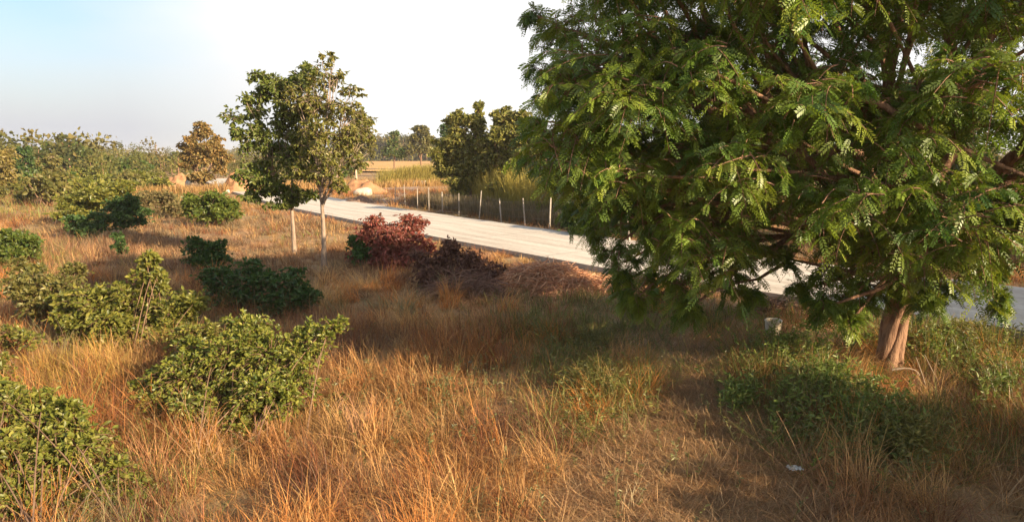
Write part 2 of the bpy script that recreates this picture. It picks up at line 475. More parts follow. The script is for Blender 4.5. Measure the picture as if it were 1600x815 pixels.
# ------------------------------------------------------------------ plants
def plant(name, label, cat, base, lobes, g, leaf, twigs, per_twig, cols, mat=None, bark=None, trunk_r=0.0, fork=0.0,
          stems=6, group=None, twig_r=0.006, droop=0.15, crown='foliage', wood='stems', limb_k=5, shell=0.45, flat=1.0, bark_sides=6,
          nlimb=6, straight=0.0, bare=0):
    """lobes: (n,6) centre and radii.  leaf: dict(kind, size, ...).  twigs: twigs per square metre of lobe shell."""
    mat = mat or M_leaf; bark = bark or M_twig
    lobes = A(lobes, dtype=float).reshape(-1, 6)
    base = A(base, dtype=float)
    root = thing(name, label, cat, base, group)
    wb = MB()
    c, r = lobes[:, :3], lobes[:, 3:]
    if trunk_r > 0:
        top = base + A([g.normal() * .04 * fork, g.normal() * .04 * fork, fork])
        mid = (base + top) / 2 + A([g.normal(), g.normal(), 0]) * .03 * fork
        P = bez(base - A([0, 0, .15]), mid, top, 9)
        s = np.linspace(0, 1, 9)
        R = trunk_r * (1.0 - .38 * s + .55 * np.exp(-s * 9))
        wb.add(*tubes(P, R, 10))
        # main limbs: group lobes round a few seeds
        k = min(nlimb, len(c))
        seeds = c[g.choice(len(c), k, replace=False)]
        for _ in range(6):
            lab = np.argmin(((c[:, None] - seeds[None]) ** 2).sum(-1), 1)
            for q in range(k):
                if (lab == q).any(): seeds[q] = c[lab == q].mean(0)
        for q in range(k):
            idx = np.where(lab == q)[0]
            if not len(idx): continue
            e = top + (seeds[q] - top) * .85
            ctrl = top + (e - top) * .45 + A([0, 0, 1]) * np.linalg.norm((e - top)[:2]) * (.22 - straight * .1)
            LP = bez(top - A([0, 0, .06 * fork]), ctrl, e, 9)
            LP[1:-1] += g.normal(size=(7, 3)) * np.linalg.norm(e - top) * .018
            r0 = trunk_r * (.55 if k > 2 else .72)
            wb.add(*tubes(LP, r0 * (1 - .72 * np.linspace(0, 1, 9)), 7))
            PP, RR = [], []
            for ii in idx:
                t = int(g.integers(3, 9))
                st = LP[t]; en = c[ii]
                m = (st + en) / 2 + g.normal(size=3) * np.linalg.norm(en - st) * .12 + A([0, 0, .1])
                bp = bez(st, m, en, 7); bp[1:-1] += g.normal(size=(5, 3)) * np.linalg.norm(en - st) * .02
                PP.append(bp); RR.append(np.linspace(r0 * .36, r0 * .12, 7))
            wb.add(*tubes(A(PP), A(RR), 5))
    else:
        PP, RR = [], []
        for ii in range(len(c)):
            for _ in range(min(3, max(1, int(round(stems / len(c)))))):
                st = base + A([g.normal() * .22, g.normal() * .22, -.05]) * (1 + np.linalg.norm((c[ii] - base)[:2]) * .5)
                en = c[ii] + g.normal(size=3) * r[ii] * .45 - A([0, 0, .35]) * r[ii]
                m = (st + en) / 2 + A([0, 0, .15]) * np.linalg.norm(en - st)
                PP.append(bez(st, m, en, 6)); RR.append(np.linspace(twig_r * 1.7, twig_r * .8, 6))
        wb.add(*tubes(A(PP), A(RR), 5))
    LB = MB(); TP, TR = [], []
    for ii in range(len(c)):
        rm = r[ii].mean()
        n = max(6, int(twigs * 4 * math.pi * rm * rm))
        u = norm(g.normal(size=(n, 3)))
        u[:, 2] = u[:, 2] * flat + .08
        u = norm(u)
        rad = shell + (1 - shell) * g.random((n, 1)) ** .6
        rad *= g.uniform(.82, 1.18, (n, 1)) * np.where(g.random((n, 1)) < .10, g.uniform(1.1, 1.55, (n, 1)), 1)
        p = c[ii] + u * r[ii] * rad
        s = c[ii] + u * r[ii] * rad * g.uniform(.05, .45, (n, 1))
        ln = np.linalg.norm(p - s, axis=1, keepdims=True)
        m = (p + s) / 2 + A([0, 0, 1]) * ln * .18 + g.normal(size=(n, 3)) * ln * .08
        p = p - A([0, 0, 1]) * ln * droop
        t = np.linspace(0, 1, 5)[None, :, None]
        tw = (1 - t) ** 2 * s[:, None] + 2 * t * (1 - t) * m[:, None] + t * t * p[:, None]
        TP.append(tw); TR.append(np.broadcast_to(np.linspace(twig_r, twig_r * .4, 5), (n, 5)))
        if bare and ii % bare == 0: continue
        # leaves along the outer part of each twig
        tt = np.sort(g.uniform(.25, 1.03, (n, per_twig)), 1)[..., None]
        pos = (1 - tt) ** 2 * s[:, None] + 2 * tt * (1 - tt) * m[:, None] + tt * tt * p[:, None]
        tan = norm(2 * (1 - tt) * (m - s)[:, None] + 2 * tt * (p - m)[:, None])
        rnd = norm(g.normal(size=pos.shape) * A([1, 1, .55]))
        d = norm(tan * .65 + rnd * .85 + A([0, 0, leaf.get('lift', 0.0)]))
        pos, d = pos.reshape(-1, 3), d.reshape(-1, 3)
        if leaf['kind'] == 'pinnate':
            L = leaf['size'] * g.uniform(.7, 1.25, len(pos))
            v, q, k = leaf_pinnate(pos, d, L, g, leaf.get('pairs', 7), leaf.get('ll', .05), leaf.get('lw', .018), leaf.get('droop', .35))
            cc = leafcol(len(pos), cols, g)
            cc = np.repeat(cc, k, axis=0)
        else:
            L = leaf['size'] * g.uniform(.6, 1.25, len(pos))
            v, q, k = leaf_broad(pos, d - A([0, 0, leaf.get('droop', .1)]), L, leaf.get('wid', .5), g, leaf.get('fold', .22))
            cc = np.repeat(leafcol(len(pos), cols, g), k, axis=0)
        LB.add(v, q, cc)
    wb.add(*tubes(np.concatenate(TP), np.concatenate(TR), 3))
    wb.build(wood, bark, root, True, base)
    LB.build(crown, mat, root, False, base)
    return root

def L_(items, k=1.0):
    """lobes from photo ellipses: (px, py, rx, ry, Y[, depth factor])"""
    out = []
    for it in items:
        px, py, rx, ry, y = it[:5]
        p = at(px, py, y); f = it[5] if len(it) > 5 else .9
        out.append([*p, k * rx / FPX * y, k * rx / FPX * y * f, k * ry / FPX * y])
    return out

def split(lobes, k, f, g, keep=.62, flat=.75):
    """break smooth lobes into several smaller uneven ones"""
    out = []
    for l in lobes:
        c, r = A(l[:3]), A(l[3:])
        out.append([*c, *(r * keep)])
        for _ in range(k):
            u = norm(g.normal(size=(1, 3)))[0]
            rr = r * f * g.uniform(.6, 1.25)
            out.append([*(c + u * r * g.uniform(.5, .95)), rr[0], rr[1], rr[2] * flat])
    return out

def gz(x, y): return float(H(x, y))

def copy_tree(o, loc, rz, s, label, group=None, cat=None):
    c = o.copy(); COL.objects.link(c)
    c.location = tuple(float(q) for q in loc); c.rotation_euler = (0, 0, rz); c.scale = (s, s, s) if np.isscalar(s) else s
    c['label'] = label
    if group: c['group'] = group
    elif 'group' in c.keys(): del c['group']
    if cat: c['category'] = cat
    for ch in [k for k in bpy.data.objects if k.parent == o]:
        d = ch.copy(); COL.objects.link(d); d.parent = c
    return c

# ---- leaf palettes (albedo)
GREEN = [(0.075, 0.125, 0.022), (0.135, 0.185, 0.032), (0.045, 0.085, 0.022)]
YGREEN = [(0.18, 0.19, 0.032), (0.31, 0.28, 0.055), (0.09, 0.12, 0.024)]
DGREEN = [(0.06, 0.12, 0.032), (0.11, 0.175, 0.042), (0.035, 0.08, 0.026)]
OLIVE = [(0.17, 0.16, 0.042), (0.26, 0.22, 0.065), (0.09, 0.105, 0.030)]
OLIVE_L = [(0.24, 0.24, 0.055), (0.34, 0.30, 0.08), (0.13, 0.155, 0.04)]
GOLD = [(0.42, 0.25, 0.08), (0.34, 0.20, 0.07), (0.24, 0.19, 0.06), (0.12, 0.13, 0.04)]
RED = [(0.34, 0.07, 0.06), (0.48, 0.17, 0.13), (0.16, 0.04, 0.04), (0.22, 0.12, 0.06)]
BROWN = [(0.18, 0.09, 0.07), (0.34, 0.19, 0.14), (0.09, 0.05, 0.045)]

# ================================================================== BIG TREE
def big_tree():
    g = np.random.default_rng(3)
    base = A([6.45, 11.0, gz(6.45, 11.0)])
    root = thing('feathery_tree', 'huge spreading tree with feathery green leaves drooping low beside the road', 'tree', base)
    poly = A([(905, -420), (905, -60), (895, 40), (888, 130), (880, 205), (900, 268), (948, 300), (985, 345), (1015, 400), (1085, 412),
              (1150, 392), (1190, 335), (1250, 330), (1300, 380), (1380, 405), (1440, 392), (1480, 345), (1700, 335), (2100, 310), (2100, -420)], float)
    def inside(x, y):
        c = np.zeros(len(x), bool); j = len(poly) - 1
        for i in range(len(poly)):
            xi, yi, xj, yj = *poly[i], *poly[j]
            hit = ((yi > y) != (yj > y)) & (x < (xj - xi) * (y - yi) / (yj - yi + 1e-12) + xi)
            c ^= hit; j = i
        return c
    cen = A([6.7, 9.95, 4.3]); rad = A([6.3, 3.3, 3.7])
    cand = g.uniform(-1, 1, (16000, 3))
    q = np.abs(cand) ** A([3.0, 2.2, 2.2])
    s = q.sum(1)
    cand = cand[(s < 1) & (s > .30)]
    Pw = cen + cand * rad
    px, py = proj(Pw)
    ok = inside(px, py) & (Pw[:, 2] > 1.35 + 1.5 * np.clip((Pw[:, 1] - 11.2) / 1.5, 0, 1) + 1.0 * np.clip(Pw[:, 0] - 6.8, 0, 1))
    ok &= ~((Pw[:, 1] > 11.6 - .25 * np.clip(Pw[:, 0] - 8, 0, 9)) & (Pw[:, 0] > 6.9) & (Pw[:, 2] < 5.9))      # crown cut open on the road side so sun reaches the stalk heap
    Pw = Pw[ok]
    keep = []
    for p in Pw:
        if all(np.linalg.norm((p - k) * A([1, .95, 1.15])) > .90 for k in keep): keep.append(p)
    lob = A(keep)
    R = g.uniform(.58, .90, len(lob))
    extra = [(1335, 452, 42, 40, 9.9), (1420, 450, 44, 34, 9.8), (1450, 465, 22, 26, 9.9), (1325, 500, 18, 22, 9.7), (1250, 455, 16, 26, 9.7), (950, 320, 44, 34, 12.2), (1000, 360, 44, 34, 12.0), (1040, 390, 44, 30, 12.4), (925, 360, 22, 24, 11.6), (1062, 450, 48, 38, 9.8), (1075, 482, 26, 26, 9.6), (1140, 445, 42, 38, 9.9), (1005, 455, 38, 36, 10.2), (975, 410, 30, 36, 10.6), (1100, 400, 50, 40, 10.4), (1170, 465, 22, 24, 9.8), (985, 475, 18, 18, 10.2), (880, 265, 40, 34, 11.6), (895, 215, 40, 30, 12.0), (925, 290, 40, 30, 11.2), (870, 60, 36, 34, 11.8), (880, 130, 36, 34, 11.4), (1296, 440, 34, 52, 9.3), (1288, 480, 24, 24, 9.2), (975, 440, 26, 38, 10.6), (1565, 470, 10, 20, 9.4),
             (1560, 430, 26, 22, 9.5), (1450, 470, 34, 34, 10.3), (1370, 455, 36, 34, 10.4), (1345, 478, 26, 20, 10.2), (1030, 440, 36, 30, 10.8),
             (1480, 440, 34, 24, 10.0), (838, 25, 20, 16, 11.5), (842, 110, 18, 14, 11.5), (850, 160, 24, 18, 11.5), (835, 190, 18, 12, 11.6),
             (955, 395, 26, 26, 10.9), (1225, 400, 40, 30, 10.0), (905, 330, 30, 22, 11.5)]
    el = A(L_(extra))
    lobes = np.concatenate([np.c_[lob, R, R, R * .72], el])
    print('big tree lobes', len(lobes))
    # ---- trunk of several fused, twisting stems
    wb = MB()
    k = 12; s = np.linspace(0, 1, k); hf = 1.75
    top = base + A([.15, 0, hf])
    for m in range(6):
        a = m * 1.05 + .3
        off = .10 * (1 + .9 * np.exp(-s * 7) + .5 * np.exp((s - 1) * 5))
        ang = a + s * 1.5 + .4 * np.sin(s * 5 + m)
        P = np.c_[base[0] + .15 * s + np.cos(ang) * off, base[1] + np.sin(ang) * off, base[2] - .1 + s * hf]
        wb.add(*tubes(P, .095 + .03 * np.sin(s * 8 + m * 2) + .05 * np.exp(-s * 8), 9))
    c = lobes[:, :3]
    nl = 10
    seeds = c[g.choice(len(c), nl, replace=False)]
    for _ in range(8):
        lab = np.argmin(((c[:, None] - seeds[None]) ** 2).sum(-1), 1)
        for q_ in range(nl):
            if (lab == q_).any(): seeds[q_] = c[lab == q_].mean(0)
    for q_ in range(nl):
        idx = np.where(lab == q_)[0]
        if not len(idx): continue
        e = top + (seeds[q_] - top) * .95
        ctrl = top + (e - top) * .4 + A([0, 0, .9])
        LP = bez(top - A([0, 0, .25]), ctrl, e, 12)
        LP[2:-1] += g.normal(size=(9, 3)) * .07
        wb.add(*tubes(LP, .12 * (1 - .66 * np.linspace(0, 1, 12)), 8))
        PP, RR = [], []
        for ii in idx:
            st = LP[int(g.integers(4, 12))]; en = c[ii]
            mm = (st + en) / 2 + g.normal(size=3) * np.linalg.norm(en - st) * .09
            bp = bez(st, mm, en, 9); bp[1:-1] += g.normal(size=(7, 3)) * .018
            PP.append(bp); RR.append(np.linspace(.045, .016, 9))
        wb.add(*tubes(A(PP), A(RR), 6))
    LB = MB(); TP, TR = [], []
    pal = [(0.13, 0.21, 0.024), (0.235, 0.28, 0.034), (0.055, 0.12, 0.024)]
    for ii, (x, y, z, rx, ry, rz) in enumerate(lobes):
        rm = (rx + ry + rz) / 3
        n = int(max(12, 78 * rm * rm))
        u = norm(g.normal(size=(n, 3))); u[:, 2] = u[:, 2] * .8 + .12; u = norm(u)
        rr = g.uniform(.62, 1.08, (n, 1))
        r3 = A([rx, ry, rz]); cc0 = A([x, y, z])
        p = cc0 + u * r3 * rr; s0 = cc0 + u * r3 * rr * g.uniform(.0, .35, (n, 1)) + g.normal(size=(n, 3)) * r3 * .26
        ln = np.linalg.norm(p - s0, axis=1, keepdims=True)
        m = (p + s0) / 2 + A([0, 0, 1]) * ln * .22 + g.normal(size=(n, 3)) * ln * .08
        p = p - A([0, 0, 1]) * ln * g.uniform(.05, .5, (n, 1))
        t = np.linspace(0, 1, 6)[None, :, None]
        TP.append((1 - t) ** 2 * s0[:, None] + 2 * t * (1 - t) * m[:, None] + t * t * p[:, None])
        TR.append(np.broadcast_to(np.linspace(.009, .003, 6), (n, 6)))
        per = 13
        tt = np.linspace(.22, 1.0, per)[None, :, None] + g.normal(size=(n, per, 1)) * .03
        pos = (1 - tt) ** 2 * s0[:, None] + 2 * tt * (1 - tt) * m[:, None] + tt * tt * p[:, None]
        tan = norm(2 * (1 - tt) * (m - s0)[:, None] + 2 * tt * (p - m)[:, None])
        side = norm(np.cross(tan, A([0, 0, 1.0])))
        alt = np.where(np.arange(per) % 2 == 0, 1, -1)[None, :, None]
        d = norm(tan * .55 + side * alt * .8 + g.normal(size=pos.shape) * .22 + A([0, 0, -.05]))
        tone = leafcol(n, pal, g, .2)
        pos, d = pos.reshape(-1, 3), d.reshape(-1, 3)
        v, q, kk = leaf_pinnate(pos, d, .165 * g.uniform(.7, 1.3, len(pos)), g, 7, .044, .0165, .30)
        cc = np.repeat(np.repeat(tone, per, 0) * g.uniform(.85, 1.15, (n * per, 1)), kk, axis=0)
        LB.add(v, q, cc)
    wb.add(*tubes(np.concatenate(TP), np.concatenate(TR), 3))
    wb.build('trunk', M_bark, root, True, base)
    LB.build('crown', M_leaf, root, False, base)
    return root
big_tree()

# pale dead sticks round its foot
def stick(px, py, pts, label, r=.011):
    b = G(px, py)
    P = A(pts, float) + b
    k = len(P)
    root = mesh_np('dead_branch', *tubes(bez(P[0], P[1], P[-1], 8) if k == 3 else P, np.linspace(r, r * .4, 8 if k == 3 else k), 6), M_deadwood, parent=None, smooth=True, loc=b)
    root.location = tuple(float(q) for q in b)
    tag(root, label, 'branch')
stick(1440, 600, [(.36, .1, 0), (.16, 0, .22), (.0, 0, .52)], 'bent pale dead stick standing in weeds right of the thick trunk')
stick(1425, 612, [(.16, -.15, 0), (.06, -.16, .32), (-.06, -.1, .62)], 'pale dead stick propped upright against front of the thick trunk')
stick(1415, 600, [(-.30, -.1, .30), (0, -.2, .42), (.12, -.14, .22)], 'short pale stick lying crosswise against the thick trunk foot', .02)

# ================================================================== PAIR OF TREES ACROSS THE CLEARING
g = np.random.default_rng(8)
SPL = lambda it, k=1.0: split(L_(it, k), 4, .5, g, .68)
M_midbark = noise_mat('mid_bark', [(0.17, 0.12, 0.09), (0.32, 0.24, 0.18), (0.42, 0.33, 0.25)], 6, stretch=(2, 2, .6), bump=0.6)
b1 = G(460, 398); b1Y = b1[1]
tree_a = plant('broadleaf_tree', 'dark leafy slender tree, left one of the pair in the dry clearing', 'tree', b1,
    SPL([(395, 170, 34, 26, 22.3), (430, 135, 36, 28, 22.4), (400, 215, 32, 26, 22), (445, 190, 40, 34, 22.4), (385, 265, 26, 24, 22), (425, 290, 36, 24, 22),
        (455, 245, 42, 34, 22.2), (475, 125, 34, 26, 22.9), (460, 300, 32, 18, 22.1), (405, 305, 22, 16, 22), (440, 318, 22, 12, 22), (372, 205, 14, 12, 22), (430, 235, 34, 30, 23.4), (480, 170, 30, 30, 22.5), (475, 220, 30, 30, 22.3)], 1.15),
    g, dict(kind='broad', size=.15, wid=.5, droop=.35, fold=.2), 17, 8, [(0.085, 0.135, 0.028), (0.15, 0.185, 0.036), (0.20, 0.21, 0.05)], bark=M_midbark,
    trunk_r=.085, fork=1.7, crown='crown', wood='trunk', nlimb=5, twig_r=.010, straight=1, shell=.3)
b2 = G(506, 416)
tree_b = plant('broadleaf_tree', 'yellowish tree with pale forking stems, right one of the pair in the dry clearing', 'tree', b2,
    SPL([(505, 115, 26, 26, 21.2), (512, 90, 13, 12, 21.2), (500, 160, 36, 30, 21.3), (545, 175, 28, 22, 21.3), (535, 215, 36, 28, 21), (500, 215, 32, 28, 20.7),
        (555, 140, 20, 8, 21.3), (565, 205, 22, 24, 21.2), (520, 265, 34, 22, 20.8), (490, 270, 26, 24, 20.9), (555, 250, 22, 22, 21.2), (525, 130, 22, 18, 21.4), (530, 290, 22, 12, 20.8), (478, 150, 26, 24, 21.3), (475, 200, 26, 24, 21.0), (470, 250, 24, 24, 21.0)], 1.15),
    g, dict(kind='broad', size=.12, wid=.48, droop=.45, fold=.2), 14, 7, [(0.20, 0.20, 0.040), (0.30, 0.25, 0.06), (0.11, 0.14, 0.03)], bark=M_midbark,
    trunk_r=.085, fork=2.0, crown='crown', wood='trunk', nlimb=6, twig_r=.010, straight=1, shell=.25)

# ================================================================== FOREGROUND SHRUBS
BR = dict(kind='broad', size=.070, wid=.50, droop=.05, lift=.25, fold=.25)
g = np.random.default_rng(21)
def shrub(label, base, lob, leaf, tw, per, cols, **k):
    return plant(k.pop('name', 'shrub'), label, k.pop('cat', 'bush'), G(*base), split(L_(lob, k.pop('sc', 1.20)), k.pop('sp', 3), .52, g, .88), g, leaf, tw * (1.75 if leaf['size'] <= .1 else 1.3), per, cols, **k)
shrub('large glossy green shrub in the middle of the left foreground grass', (372, 690),
      [(290, 590, 62, 46, 8.7), (360, 560, 60, 44, 8.9), (425, 560, 60, 44, 8.9), (480, 540, 44, 36, 9.1), (340, 630, 70, 42, 8.4), (410, 625, 64, 42, 8.4),
       (455, 600, 46, 38, 8.6), (245, 600, 30, 26, 8.8), (520, 512, 24, 12, 9.2), (380, 510, 44, 20, 9.4), (300, 545, 34, 24, 9.1), (380, 665, 44, 26, 8.2)],
      BR, 44, 9, [(0.17, 0.20, 0.030), (0.34, 0.32, 0.058), (0.07, 0.11, 0.024)], stems=40, twig_r=.006)
shrub('yellow-green shrub with a pointed top behind the large glossy shrub', (225, 548),
      [(150, 478, 52, 38, 12.5), (210, 470, 50, 38, 12.6), (270, 490, 42, 34, 12.4), (232, 430, 28, 24, 12.6), (236, 405, 12, 12, 12.6), (130, 510, 40, 26, 12.2), (190, 515, 50, 24, 12.1), (300, 475, 18, 20, 12.3), (250, 520, 36, 18, 12.1)],
      dict(BR, size=.10), 30, 9, YGREEN, stems=30)
shrub('olive shrub with bare grey limbs at the left, beside the pointed yellow-green one', (75, 510),
      [(50, 450, 36, 26, 13.4), (95, 450, 36, 26, 13.4), (70, 480, 40, 20, 13.1), (110, 425, 20, 14, 13.8), (40, 425, 26, 14, 14)],
      dict(BR, size=.10), 24, 8, OLIVE, stems=24)
shrub('dark green shrub in shade behind the large glossy shrub', (410, 488),
      [(345, 440, 34, 24, 15.6), (395, 438, 40, 26, 15.6), (440, 445, 40, 24, 15.4), (480, 465, 28, 18, 15.2), (370, 465, 40, 18, 15.2), (435, 470, 40, 16, 15)],
      dict(BR, size=.11), 24, 8, DGREEN, stems=24)
shrub('small dark shrub in the shaded grass further behind', (325, 418),
      [(310, 388, 22, 16, 20), (338, 392, 20, 14, 20), (325, 405, 28, 10, 19.8)], dict(BR, size=.13), 22, 8, DGREEN, stems=12)
shrub('leafy green shrub filling the bottom left corner', (80, 830),
      [(20, 640, 42, 32, 7.4), (75, 655, 48, 34, 7.3), (130, 690, 50, 36, 7.0), (30, 700, 56, 40, 6.9), (90, 730, 60, 40, 6.7), (170, 740, 44, 30, 6.7), (40, 780, 60, 40, 6.4), (130, 790, 60, 34, 6.4), (205, 760, 30, 18, 6.7), (-40, 720, 60, 50, 6.8), (55, 625, 30, 20, 7.6), (0, 610, 30, 22, 7.7), (228, 765, 22, 12, 6.7), (105, 655, 40, 24, 7.2)],
      dict(BR, size=.070), 40, 8, [(0.19, 0.21, 0.032), (0.30, 0.28, 0.055), (0.09, 0.12, 0.026)], stems=40)
shrub('small yellow-green bush at the left edge above the corner shrub', (12, 625),
      [(-5, 575, 26, 26, 9.6), (22, 600, 20, 16, 9.5)], BR, 34, 8, YGREEN, stems=12)
shrub('small low green bush left of the large glossy shrub foot', (205, 668),
      [(190, 655, 22, 14, 8.7), (210, 645, 18, 14, 8.8)], dict(BR, size=.07), 40, 8, GREEN, stems=10)
shrub('rounded green shrub at the left edge in mid distance', (15, 418),
      [(5, 375, 32, 22, 21), (38, 380, 22, 18, 21), (15, 395, 38, 14, 20.8), (-30, 380, 30, 24, 21)], dict(BR, size=.14), 24, 8, YGREEN[:1] + GREEN, stems=16)
shrub('bright yellow-green bush left of the dark round bushes', (130, 352),
      [(115, 315, 26, 16, 34), (150, 308, 28, 18, 34), (185, 300, 24, 14, 35), (125, 335, 26, 12, 33.5)], dict(BR, size=.20), 12, 9, YGREEN, stems=14)
shrub('dark green bush in front of the bright yellow-green bush', (135, 374),
      [(125, 352, 20, 14, 28.3), (150, 345, 18, 14, 28.3), (135, 362, 22, 9, 28)], dict(BR, size=.17), 16, 9, DGREEN, stems=12)
shrub('dark round bush with a flat top right of the bright yellow-green bush', (195, 362),
      [(185, 325, 22, 16, 29.5), (208, 325, 16, 14, 29.5), (192, 345, 24, 12, 29.2)], dict(BR, size=.17), 16, 9, DGREEN, stems=12)
shrub('thin dark sapling standing alone in shaded dry grass', (188, 408),
      [(185, 372, 9, 10, 22), (190, 385, 10, 8, 22)], dict(BR, size=.13), 22, 7, DGREEN, stems=6, name='sapling')
shrub('green bush close to the far bend of the pale road', (330, 352),
      [(305, 320, 22, 16, 34), (335, 316, 26, 18, 34), (362, 325, 18, 12, 34), (330, 335, 34, 10, 33.5)], dict(BR, size=.20), 12, 9, YGREEN[:1] + GREEN[:2], stems=16)
shrub('greyish olive scrub left of the bush at the road bend', (235, 338),
      [(225, 318, 24, 14, 38), (255, 312, 24, 14, 39), (275, 325, 18, 10, 38)], dict(BR, size=.2), 8, 7, [(0.22, 0.17, 0.08), (0.14, 0.13, 0.05)], stems=14, mat=M_leafdull)
shrub('long yellow-green thicket below the far left trees', (165, 308),
      [(120, 294, 26, 12, 60), (155, 287, 28, 14, 61), (190, 290, 26, 12, 60), (215, 284, 20, 12, 62), (245, 290, 22, 10, 60)], dict(BR, size=.34), 4.0, 9, YGREEN, stems=14, name='thicket', cat='bush')

shrub('low yellow-green bush in the gap between the pointed shrub and the large glossy shrub', (300, 560),
      [(285, 525, 26, 16, 10.6), (325, 515, 26, 18, 10.8)], BR, 34, 8, YGREEN, stems=12)
shrub('low olive bush growing through the grass at the right foot of the large glossy shrub', (500, 668),
      [(480, 640, 26, 14, 9.0), (515, 625, 24, 14, 9.2)], dict(BR, size=.055), 30, 6, OLIVE, stems=14)
shrub('green bush in the golden grass at the left edge', (25, 560),
      [(10, 520, 28, 18, 11.2), (45, 530, 22, 14, 11.0)], BR, 30, 7, YGREEN, stems=12)

# red-leaved bush, withered brush pile, straw heap
shrub('bush with dark red leaves between the tree pair and the road', (610, 415),
      [(585, 352, 22, 18, 21.8), (640, 350, 26, 18, 21.8), (570, 378, 26, 20, 21.5), (612, 378, 34, 22, 21.5), (655, 380, 22, 18, 21.4), (600, 400, 40, 12, 21.2), (640, 395, 24, 14, 21.2)],
      dict(kind='broad', size=.13, wid=.42, droop=.3, fold=.25), 20, 8, RED, stems=40, twig_r=.008, sc=1.28)
shrub('dark green bush growing at the left foot of the red-leaved bush', (566, 416),
      [(558, 380, 14, 12, 21), (562, 398, 16, 12, 20.8)], dict(BR, size=.12), 26, 8, DGREEN, stems=10)
shrub('withered brush pile with curled purplish brown leaves beside the red-leaved bush', (715, 458),
      [(670, 412, 26, 18, 18.2), (705, 402, 24, 18, 18.2), (735, 412, 24, 18, 17.9), (765, 425, 24, 18, 17.6), (690, 436, 34, 16, 17.6), (740, 442, 36, 14, 17.4), (700, 385, 14, 12, 18.4)],
      dict(kind='broad', size=.12, wid=.4, droop=.3, fold=.4), 30, 8, BROWN, stems=40, twig_r=.006, sc=1.35, name='brush_pile', cat='brush pile', mat=M_leafdull, bark=M_twig)

def heap(label, base, rx, ry, h, n, cols, ln, name='straw_heap', cat='heap', mat=None, w=.012, seed=1):
    """a heap of tangled stalks over a low core"""
    gg = np.random.default_rng(seed)
    b = G(*base)
    a = gg.uniform(0, 2 * math.pi, n); r = np.sqrt(gg.random(n))
    x, y = np.cos(a) * r * rx, np.sin(a) * r * ry
    z = h * (1 - r ** 2) * gg.uniform(.35, 1.05, n)
    P = np.c_[b[0] + x, b[1] + y, b[2] + z]
    az = gg.uniform(0, 2 * math.pi, n); el = gg.normal(0, .35, n)
    D = np.c_[np.cos(az) * np.cos(el), np.sin(az) * np.cos(el), np.sin(el)]
    L = ln * gg.uniform(.4, 1.3, n)
    t = np.linspace(-.5, .5, 4)
    PP = P[:, None] + D[:, None] * (L[:, None] * t)[..., None]
    PP[..., 2] -= (t ** 2)[None] * L[:, None] * .5
    PP[..., 2] = np.maximum(PP[..., 2], b[2] + .01)
    v, q = tubes(PP, np.broadcast_to(w * A([.6, 1, .8, .4]), (n, 4)), 3)
    c = np.repeat(leafcol(n, cols, gg), 12, axis=0)
    k = MB(); k.add(v, q, c)
    o = k.build(name, mat or M_grass, None, False, b)
    o.location = tuple(float(q) for q in b)
    return tag(o, label, cat)
STRAW_R = [(0.78, 0.42, 0.22), (0.66, 0.32, 0.17), (0.36, 0.16, 0.10), (0.78, 0.54, 0.34)]
STRAW = [(0.64, 0.34, 0.16), (0.68, 0.46, 0.26), (0.42, 0.20, 0.11)]
heap('heap of cut orange-brown stalks along the near road edge, right of the brush pile', (848, 452), 1.9, 1.0, .78, 5200, STRAW_R, .75, seed=4)
heap('tangle of bare dark twigs poking out in front of the withered brush pile', (730, 462), 1.2, .6, .6, 420, [(0.20, 0.11, 0.08), (0.34, 0.20, 0.14)], 1.0, name='twig_tangle', cat='twigs', seed=14, w=.009)
heap('low spread of cut straw tapering toward the hanging tree branches', (930, 452), 1.4, .7, .4, 2000, STRAW_R, .5, seed=5)
heap('dark pile of twigs and dead stalks behind the pale bucket', (1205, 492), .85, .5, .35, 1300, [(0.12, 0.07, 0.05), (0.26, 0.15, 0.10), (0.36, 0.20, 0.13)], .45, name='debris_heap', cat='heap', seed=6)
heap('thin scatter of dry brown branches just right of the pale bucket', (1290, 522), 1.3, .35, .14, 500, STRAW, .6, name='branch_litter', cat='branches', seed=7)

# ================================================================== BUCKET
def bucket():
    b = G(1207, 531)
    root = thing('bucket', 'off-white empty bucket standing on dry grass under the big tree', 'bucket', b)
    n = 40; a = np.arange(n) / n * 2 * math.pi
    prof = [(0.0, .012), (.118, .012), (.124, 0.0), (.150, .335), (.158, .336), (.158, .352), (.146, .352), (.143, .330), (.114, .022), (0.0, .022)]
    V = A([[r * math.cos(t), r * math.sin(t), z] for r, z in prof for t in a])
    i = np.arange(n); j = (i + 1) % n
    Q = np.concatenate([np.stack([k * n + i, k * n + j, (k + 1) * n + j, (k + 1) * n + i], -1) for k in range(1, len(prof) - 2)] +
                       [np.stack([k * n + i, k * n + j, (k + 1) * n + j, (k + 1) * n + i], -1) for k in (len(prof) - 2,)])
    mesh_np('body', V, Q, M_bucket, parent=root, smooth=False)
    t = np.linspace(-.5, .5, 14) * math.pi
    P = np.c_[np.sin(t) * .163, -np.cos(t) * .12 - .02, .325 - np.cos(t) * .16]
    mesh_np('handle', *tubes(P, np.full(14, .004), 6), M_wire, parent=root, smooth=True)
    root.rotation_euler = (math.radians(2), math.radians(-3), 0.4)
    root.scale = (1.03, 1.03, 1.12)
bucket()

